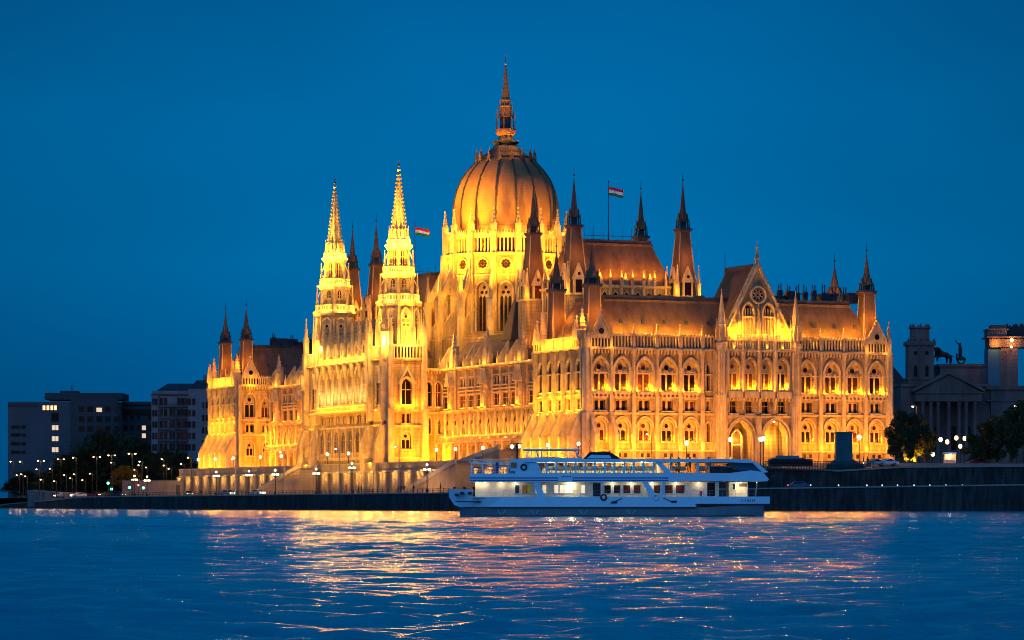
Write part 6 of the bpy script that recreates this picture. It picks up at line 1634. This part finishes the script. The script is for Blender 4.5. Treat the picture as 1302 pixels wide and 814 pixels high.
for px in (638, 680, 742, 803):
    m = MB(); m.mat('boat_white')
    for s in (-1, 1): m.tube((bx(px + s*5), 0.0, bz(648.5)), (bx(px + s*1.2), 0.04, bz(654)), 0.035, n=4)
    m.build('chevron_mark', bt)
# name letters at the stern, as worn as they look in the picture
m = MB(); m.mat('boat_blue')
for i, px in enumerate((943, 947, 949.6, 951.4, 954, 956.6, 959)):
    m.box(ident, bx(px), bx(px) + 0.05, -0.13, -0.10, bz(638), bz(634.5))
    m.box(ident, bx(px), bx(px) + 0.14, -0.13, -0.10, bz(634.9 if i % 2 else 636.5), bz(634.5 if i % 2 else 636.1))
m.build('name_lettering', uho)
# main deck house
dk = MB(); dk.mat('cream'); dk.box(ident, bx(600), bx(978), 0.2, BW - 0.2, 2.1, 2.22); dk.box(ident, bx(604), bx(915), 1.1, BW - 1.1, 2.2, 3.88); dk.box(ident, bx(928), bx(952), 1.6, BW - 1.6, 2.2, 3.88); dk.build('deck_house', bt)
def bwin(x0, x1, y0, y1, matk, d=1.1, name='window', parent=None):
    m = MB(); m.mat('boat_white'); m.box(ident, bx(x0) - 0.06, bx(x1) + 0.06, d - 0.05, d, bz(y1) - 0.06, bz(y0) + 0.06); m.mat(matk); m.box(ident, bx(x0), bx(x1), d - 0.08, d - 0.05, bz(y1), bz(y0)); return m.build(name, parent or bt)
for x0, x1, mk in ((655, 660, 'boat_dark'), (663.5, 669.5, 'orange'), (670, 675.5, 'yellowp'), (681, 686, 'lit'), (690, 694.5, 'lit'), (705, 710, 'lit'), (712, 716.5, 'lit'), (718, 722, 'lit'), (723.5, 728, 'lit'), (739.5, 744, 'lit'), (769, 777, 'glass'), (781, 789, 'glass'), (793, 802, 'glass'), (806, 815, 'glass'), (824, 829, 'glass'), (831.7, 840, 'glass'), (846, 856, 'glass'), (860, 871, 'glass')):
    bwin(x0, x1, 617, 627, mk)
bwin(754, 764, 614.5, 631, 'boat_dark', 1.1, 'doorway'); bwin(890, 893.5, 624, 630.5, 'redflag', 1.1, 'panel'); bwin(900, 910, 613.5, 631, 'glass', 1.1, 'doorway'); bwin(933, 936, 615, 622, 'boat_dark', 1.6); bwin(941, 951, 614.5, 619, 'wood', 1.6, 'shelf')
# hull side posts
sp_ = MB(); sp_.mat('boat_white')
for px in (765, 845): sp_.box(ident, bx(px) - 0.06, bx(px) + 0.06, 0.12, 0.3, 2.2, 3.88); sp_.build('side_post', bt); sp_ = MB(); sp_.mat('boat_white')
for (xa, xb) in ((678, 690), (817, 832)):
    S_ = [(bx(xa), 3.88), (bx(xa + 7), 3.88), (bx(xb + 4), 2.2), (bx(xb - 6), 2.2)]; sp_.prism(ident, S_, 0.08, 0.24); sp_.build('side_post', bt); sp_ = MB(); sp_.mat('boat_white')
sp_.prism(ident, [(bx(838), 2.2), (bx(843), 2.2), (bx(845), 3.88), (bx(842), 3.88)], 0.08, 0.24)
sp_.build('side_post', bt)
rr = MB(); rr.mat('steel')
for z in (2.55, 2.9): rr.tube((bx(640), 0.14, z), (bx(960), 0.14, z), 0.02, n=4)
for i in range(40): x = bx(640) + (bx(960) - bx(640))*i/39; rr.tube((x, 0.14, 2.2), (x, 0.14, 2.92), 0.018, n=4)
rr.tube((bx(961), 0.3, 2.2), (bx(965), 0.3, 4.9), 0.07); rr.build('deck_railing', bt)
# upper deck slab with blue stripes
ud = MB(); ud.mat('boat_white'); ud.box(ident, bx(597), bx(862), 0, BW, 3.9, 4.85)
ud.prism(ident, [(bx(862), 3.98), (bx(925), 3.98), (bx(976), 3.98), (bx(978), 4.2), (bx(970), 5.0), (bx(955), 5.2), (bx(925), 4.85), (bx(862), 4.85)], 0.0, BW)
ud.mat('boat_blue')
for z0, z1 in ((4.02, 4.12), (4.28, 4.40)):
    ud.box(ident, bx(597), bx(710), -0.02, 0, z0, z1); ud.box(ident, bx(728), bx(850), -0.02, 0, z0, z1)
ud.build('upper_deck', bt)
sg = MB(); sg.mat('boat_white'); sg.box(ident, bx(711), bx(727.5), -0.08, -0.02, 4.0, 4.7); sg.mat('boat_blue')
for i, px in enumerate((714, 716, 718, 720.5, 722.5, 724.5)): sg.box(ident, bx(px), bx(px) + 0.11, -0.1, -0.08, 4.42, 4.58 if i % 2 else 4.54)
sg.build('sign_board', bt)
# saloon: posts, roof, far side
sl = MB(); sl.mat('boat_white')
sl.box(ident, bx(648), bx(681), 0.3, 4.5, 4.8, 6.45)
sl.prism(ident, [(bx(673), 6.1), (bx(683), 6.1), (bx(690), 4.85), (bx(673), 4.85)], 0.05, 0.35)
sl.build('pilot_cabin', bt); sl = MB(); sl.mat('boat_white')
for i in range(13):
    px = 695 + 12.35*i
    if px < 838:
        for yy in (0.05, BW - 0.25):
            q_ = MB(); q_.mat('boat_white'); q_.box(ident, bx(px) - 0.11, bx(px) + 0.11, yy, yy + 0.2, 4.84, 6.13); q_.build('window_post', bt)
sl.prism(ident, [(bx(833), 6.15), (bx(841), 6.15), (bx(856), 4.8), (bx(846), 4.8)], 0.02, 0.28)
sl.build('saloon_frame', bt); sl = MB(); sl.mat('boat_white'); sl.box(ident, bx(886), bx(889), 0.1, 0.25, 4.8, 6.15); sl.build('window_post', bt)
fl_ = MB(); fl_.mat('cream'); fl_.box(ident, bx(690), bx(925), 0.3, BW - 0.3, 4.85, 4.9); fl_.box(ident, bx(690), bx(840), BW - 0.5, BW - 0.3, 4.9, 5.35); fl_.box(ident, bx(838), bx(841), 3.0, BW - 0.3, 4.9, 6.1); fl_.build('saloon_floor', bt)
rf_ = MB(); rf_.mat('boat_white'); rf_.box(ident, bx(667), bx(925), -0.15, BW + 0.1, 6.12, 6.48); rf_.prism(ident, [(bx(925), 6.12), (bx(925), 6.48), (bx(953), 6.42), (bx(960), 6.1), (bx(955), 6.0)], -0.1, BW); rf_.build('roof', bt)
gl = MB(); gl.mat('tarp'); gl.prism(ident, [(bx(930), 6.1), (bx(956), 6.1), (bx(973), 5.0), (bx(960), 4.95), (bx(940), 5.2)], 0.6, BW - 0.6); gl.mat('boat_dark'); gl.prism(ident, [(bx(925), 5.2), (bx(958), 5.2), (bx(968), 4.9), (bx(925), 4.75)], 0.3, 0.6)
gl.build('stern_screen', bt)
st_ = MB(); st_.mat('boat_white'); st_.prism(ident, [(bx(956), 6.1), (bx(962), 6.1), (bx(977), 5.0), (bx(970), 4.9)], -0.05, 0.35); st_.build('stern_fin', bt)
# rooftop wheelhouse
wh = MB(); wh.mat('boat_white'); wh.box(ident, bx(665), bx(738), 1.0, 6.2, 7.45, 7.62); wh.box(ident, bx(670), bx(740), 1.2, 6.0, 6.48, 6.62)
for a, b_ in ((668, 672), (675, 676), (686, 682), (690, 688), (738, 732)):
    for y in (1.3, 5.8): wh.tube((bx(a), y, 6.5), (bx(b_), y, 7.5), 0.07, n=4)
for px in (700, 712, 722): wh.tube((bx(px), 1.3, 6.5), (bx(px), 1.3, 7.5), 0.035, n=4)
wh.build('wheelhouse', bt)
aw = MB(); aw.mat('boat_dark'); aw.prism(ident, [(bx(742), 6.5), (bx(750), 7.25), (bx(775), 7.3), (bx(790), 6.5)], 0.6, 5); aw.mat('boat_white'); aw.prism(ident, [(bx(746), 6.55), (bx(752), 6.95), (bx(775), 6.9), (bx(778), 6.55)], 0.5, 0.6); aw.build('roof_hatch', bt)
ms = MB(); ms.mat('iron'); ms.tube((bx(657.5), 2, 6.45), (bx(657.5), 2, 8.3), 0.09); ms.box(ident, bx(649), bx(664), 1.9, 2.1, 8.15, 8.25); ms.ball((bx(657.5), 2, 7.9), 0.2); ms.build('mast', bt)
# fore deck awning frame and rails
fd = MB(); fd.mat('boat_white')
for px in (599, 613, 630, 646): fd.tube((bx(px), 0.2, 4.8), (bx(px), 0.2, 6.1), 0.06, n=4)
fd.tube((bx(597), 0.2, 6.1), (bx(648), 0.2, 5.95), 0.06, n=4); fd.tube((bx(598), 0.2, 6.5), (bx(648), 0.2, 5.95), 0.08, n=4); f2 = MB(); f2.mat('boat_white'); f2.tube((bx(597), 7.5, 6.1), (bx(648), 7.5, 5.95), 0.06, n=4)
for px in (599, 613, 630, 646): f2.tube((bx(px), 7.5, 4.8), (bx(px), 7.5, 6.1), 0.06, n=4)
f2.build('foredeck_frame', bt)
for z in (5.1, 5.35, 5.6): fd.tube((bx(597), 0.1, z), (bx(648), 0.1, z), 0.025, n=4)
fd.mat('boat_blue'); fd.box(ident, bx(630), bx(634), 0.1, 0.25, 4.85, 6.1); fd.build('foredeck_frame', bt)
bw = MB(); bw.mat('boat_dark')
for px, y in ((580, 629), (587, 627), (597, 627), (641, 638)): bw.box(ident, bx(px) - 0.2, bx(px) + 0.22, 0.2 if px > 620 else 0.75, 0.35 if px > 620 else 2.2, bz(y) - 0.14, bz(y) + 0.12)
for px, y in ((781, 639), (857, 638)): bw.box(ident, bx(px) - 0.3, bx(px) + 0.3, -0.1, 0.02, bz(y) - 0.1, bz(y) + 0.12)
bw.tube((bx(776), -0.05, bz(640)), (bx(791), 0, bz(634)), 0.05); bw.tube((bx(856), -0.05, bz(639)), (bx(843), 0, bz(633)), 0.05); bw.build('hawse_fitting', bt)
bl_ = MB(); bl_.mat('boat_dark'); bl_.box(ident, bx(648) , bx(648) + 0.02, 0.2, 0.3, 5, 6)
for px in (577, 590, 602): bl_.mat('iron'); bl_.lathe(ident, bx(px), 2.8, [(0.12, 3.0), (0.12, 3.25), (0.18, 3.3), (0.18, 3.36)], 8)
bl_.build('bollard', bt)
for px, y, in ((666, 594), (767.5, 632.5), (834, 632)):
    m = MB(); m.mat('rubber' if px < 830 else 'whiteflag'); m.torus((bx(px), -0.1 if px > 700 else 0.18, bz(y)), 0.30, 0.09); m.build('tyre_fender' if px < 830 else 'life_ring', bt)
bwin(649.5, 657, 588, 595, 'orange', 0.3, 'cabin_window'); bwin(649, 655, 599, 604, 'car_blue', 0.3, 'locker')
# little deck lamps and cabin lights
for px in (607, 616, 637, 655, 727, 779, 803, 829, 860, 889, 942, 963):
    m = MB(); m.mat('lamp_warm'); m.ball((bx(px), 0.6, 3.82), 0.07); m.build('deck_lamp', bt); point((bx(px), 0.6, 3.65), 15, 0.08, (1, 0.72, 0.38), bt)
for px in (700, 730, 760, 790, 820): point((bx(px), 2.2, 5.98), 300, 0.3, (1, 0.80, 0.45), bt)
for px in (612, 622): point((bx(px), 3.0, 5.6), 14, 0.2, (1, 0.75, 0.4), bt)
point((bx(870), 3.6, 5.9), 25, 0.3, (1, 0.8, 0.5), bt); point((bx(942), 1.0, 3.4), 45, 0.1, (1, 0.62, 0.25), bt); point((bx(725), 0.7, 3.3), 35, 0.1, (1, 0.8, 0.4), bt)
# furniture in the saloon
def table(px, d, label, group):
    t = empty('dining_table', (11 + bx(px), BY + d, 4.9)); tag(t, label, 'table', group)
    m = MB(); m.mat('cloth'); m.taper(ident, 0, 0, 0.28, 0.74, 0.95, 0.95, 0.86, 0.86); m.box(ident, -0.46, 0.46, -0.46, 0.46, 0.74, 0.77); m.build('tablecloth', t)
    m = MB(); m.mat('iron'); m.lathe(ident, 0, 0, [(0.25, 0), (0.25, 0.04), (0.04, 0.06), (0.04, 0.6)], 8); m.build('leg', t)
def chair(px, d, label, group, matk='cloth', flip=1):
    t = empty('chair', (11 + bx(px), BY + d, 4.9)); tag(t, label, 'chair', group)
    m = MB(); m.mat(matk); m.box(ident, -0.24, 0.24, -0.24, 0.24, 0.4, 0.48); m.build('seat', t)
    m = MB(); m.mat(matk); m.taper(ident, flip*0.24, 0, 0.46, 1.02, 0.1, 0.46, 0.07, 0.40); m.ball((flip*0.24, 0, 1.0), 0.17, 8, 6, 0.7); m.build('backrest', t)
    for sx in (-1, 1):
        for sy in (-1, 1): m = MB(); m.mat('iron'); m.box(ident, sx*0.2 - 0.02, sx*0.2 + 0.02, sy*0.2 - 0.02, sy*0.2 + 0.02, 0, 0.4); m.build('leg', t)
for i in range(12):
    px = 701 + 12.35*i
    if px > 835: break
    mk = 'orange' if i in (0,) else 'cloth'
    table(px, 1.5, 'small cream clothed table by a saloon window of the boat', 'tables by the saloon windows')
    for s in (-1, 1): chair(px + s*4.6, 1.2, 'cream covered chair by a saloon window of the boat' if mk == 'cloth' else 'orange chair at the forward end of the boat saloon', 'chairs in the boat saloon' if mk == 'cloth' else 'orange chairs in the boat saloon', mk, s)
for px in (858, 868, 893):
    table(px, 2.0, 'cream clothed table on the open after deck of the boat', 'tables on the after deck')
    for s in (-1, 1): chair(px + s*4.6, 1.6, 'pale chair on the open after deck of the boat', 'chairs on the after deck', 'cloth', s)
for px in (610, 624, 638):
    chair(px, 1.2, 'cream chair on the open foredeck of the boat', 'chairs on the foredeck', 'cloth', 1)

# passengers on the open after deck
for px, d, rz, coat, lb in ((853, 1.3, 0.4, 'whiteflag', 'passenger in pale clothes nearest the sloping strut on the after deck'), (863, 2.6, 2.0, 'darkcloth', 'passenger in dark clothes between two tables on the after deck'),
                        (877, 1.5, 1.1, 'orange', 'passenger in an orange top standing on the after deck'), (901, 1.8, 3.0, 'whiteflag', 'passenger in pale clothes by the after deck windscreen')):
    person(px, BY + d, lb, 0, 0, rz, coat, 4.9)
for o in [o for o in COL.objects if o.get('category') == 'person' and 'deck' in o['label']]: o['group'] = 'passengers on the after deck'

# ------------------------------------------------------------------ labels: tell the members of a row apart by their order along it
ORD = ('first second third fourth fifth sixth seventh eighth ninth tenth eleventh twelfth thirteenth fourteenth fifteenth sixteenth seventeenth eighteenth nineteenth '
       'twentieth twenty-first twenty-second twenty-third twenty-fourth twenty-fifth twenty-sixth twenty-seventh twenty-eighth').split()
same = {}
for o in COL.objects:
    if o.parent is None and 'label' in o: same.setdefault(o['label'], []).append(o)
for lb, os_ in same.items():
    if len(os_) < 2: continue
    os_.sort(key=lambda o: o.location.x/max(o.location.y, 1) if o.type == 'EMPTY' else sum(v.co.x for v in o.data.vertices)/len(o.data.vertices))
    for i, o in enumerate(os_): o['label'] = f"{lb}, {ORD[i]} from the left"
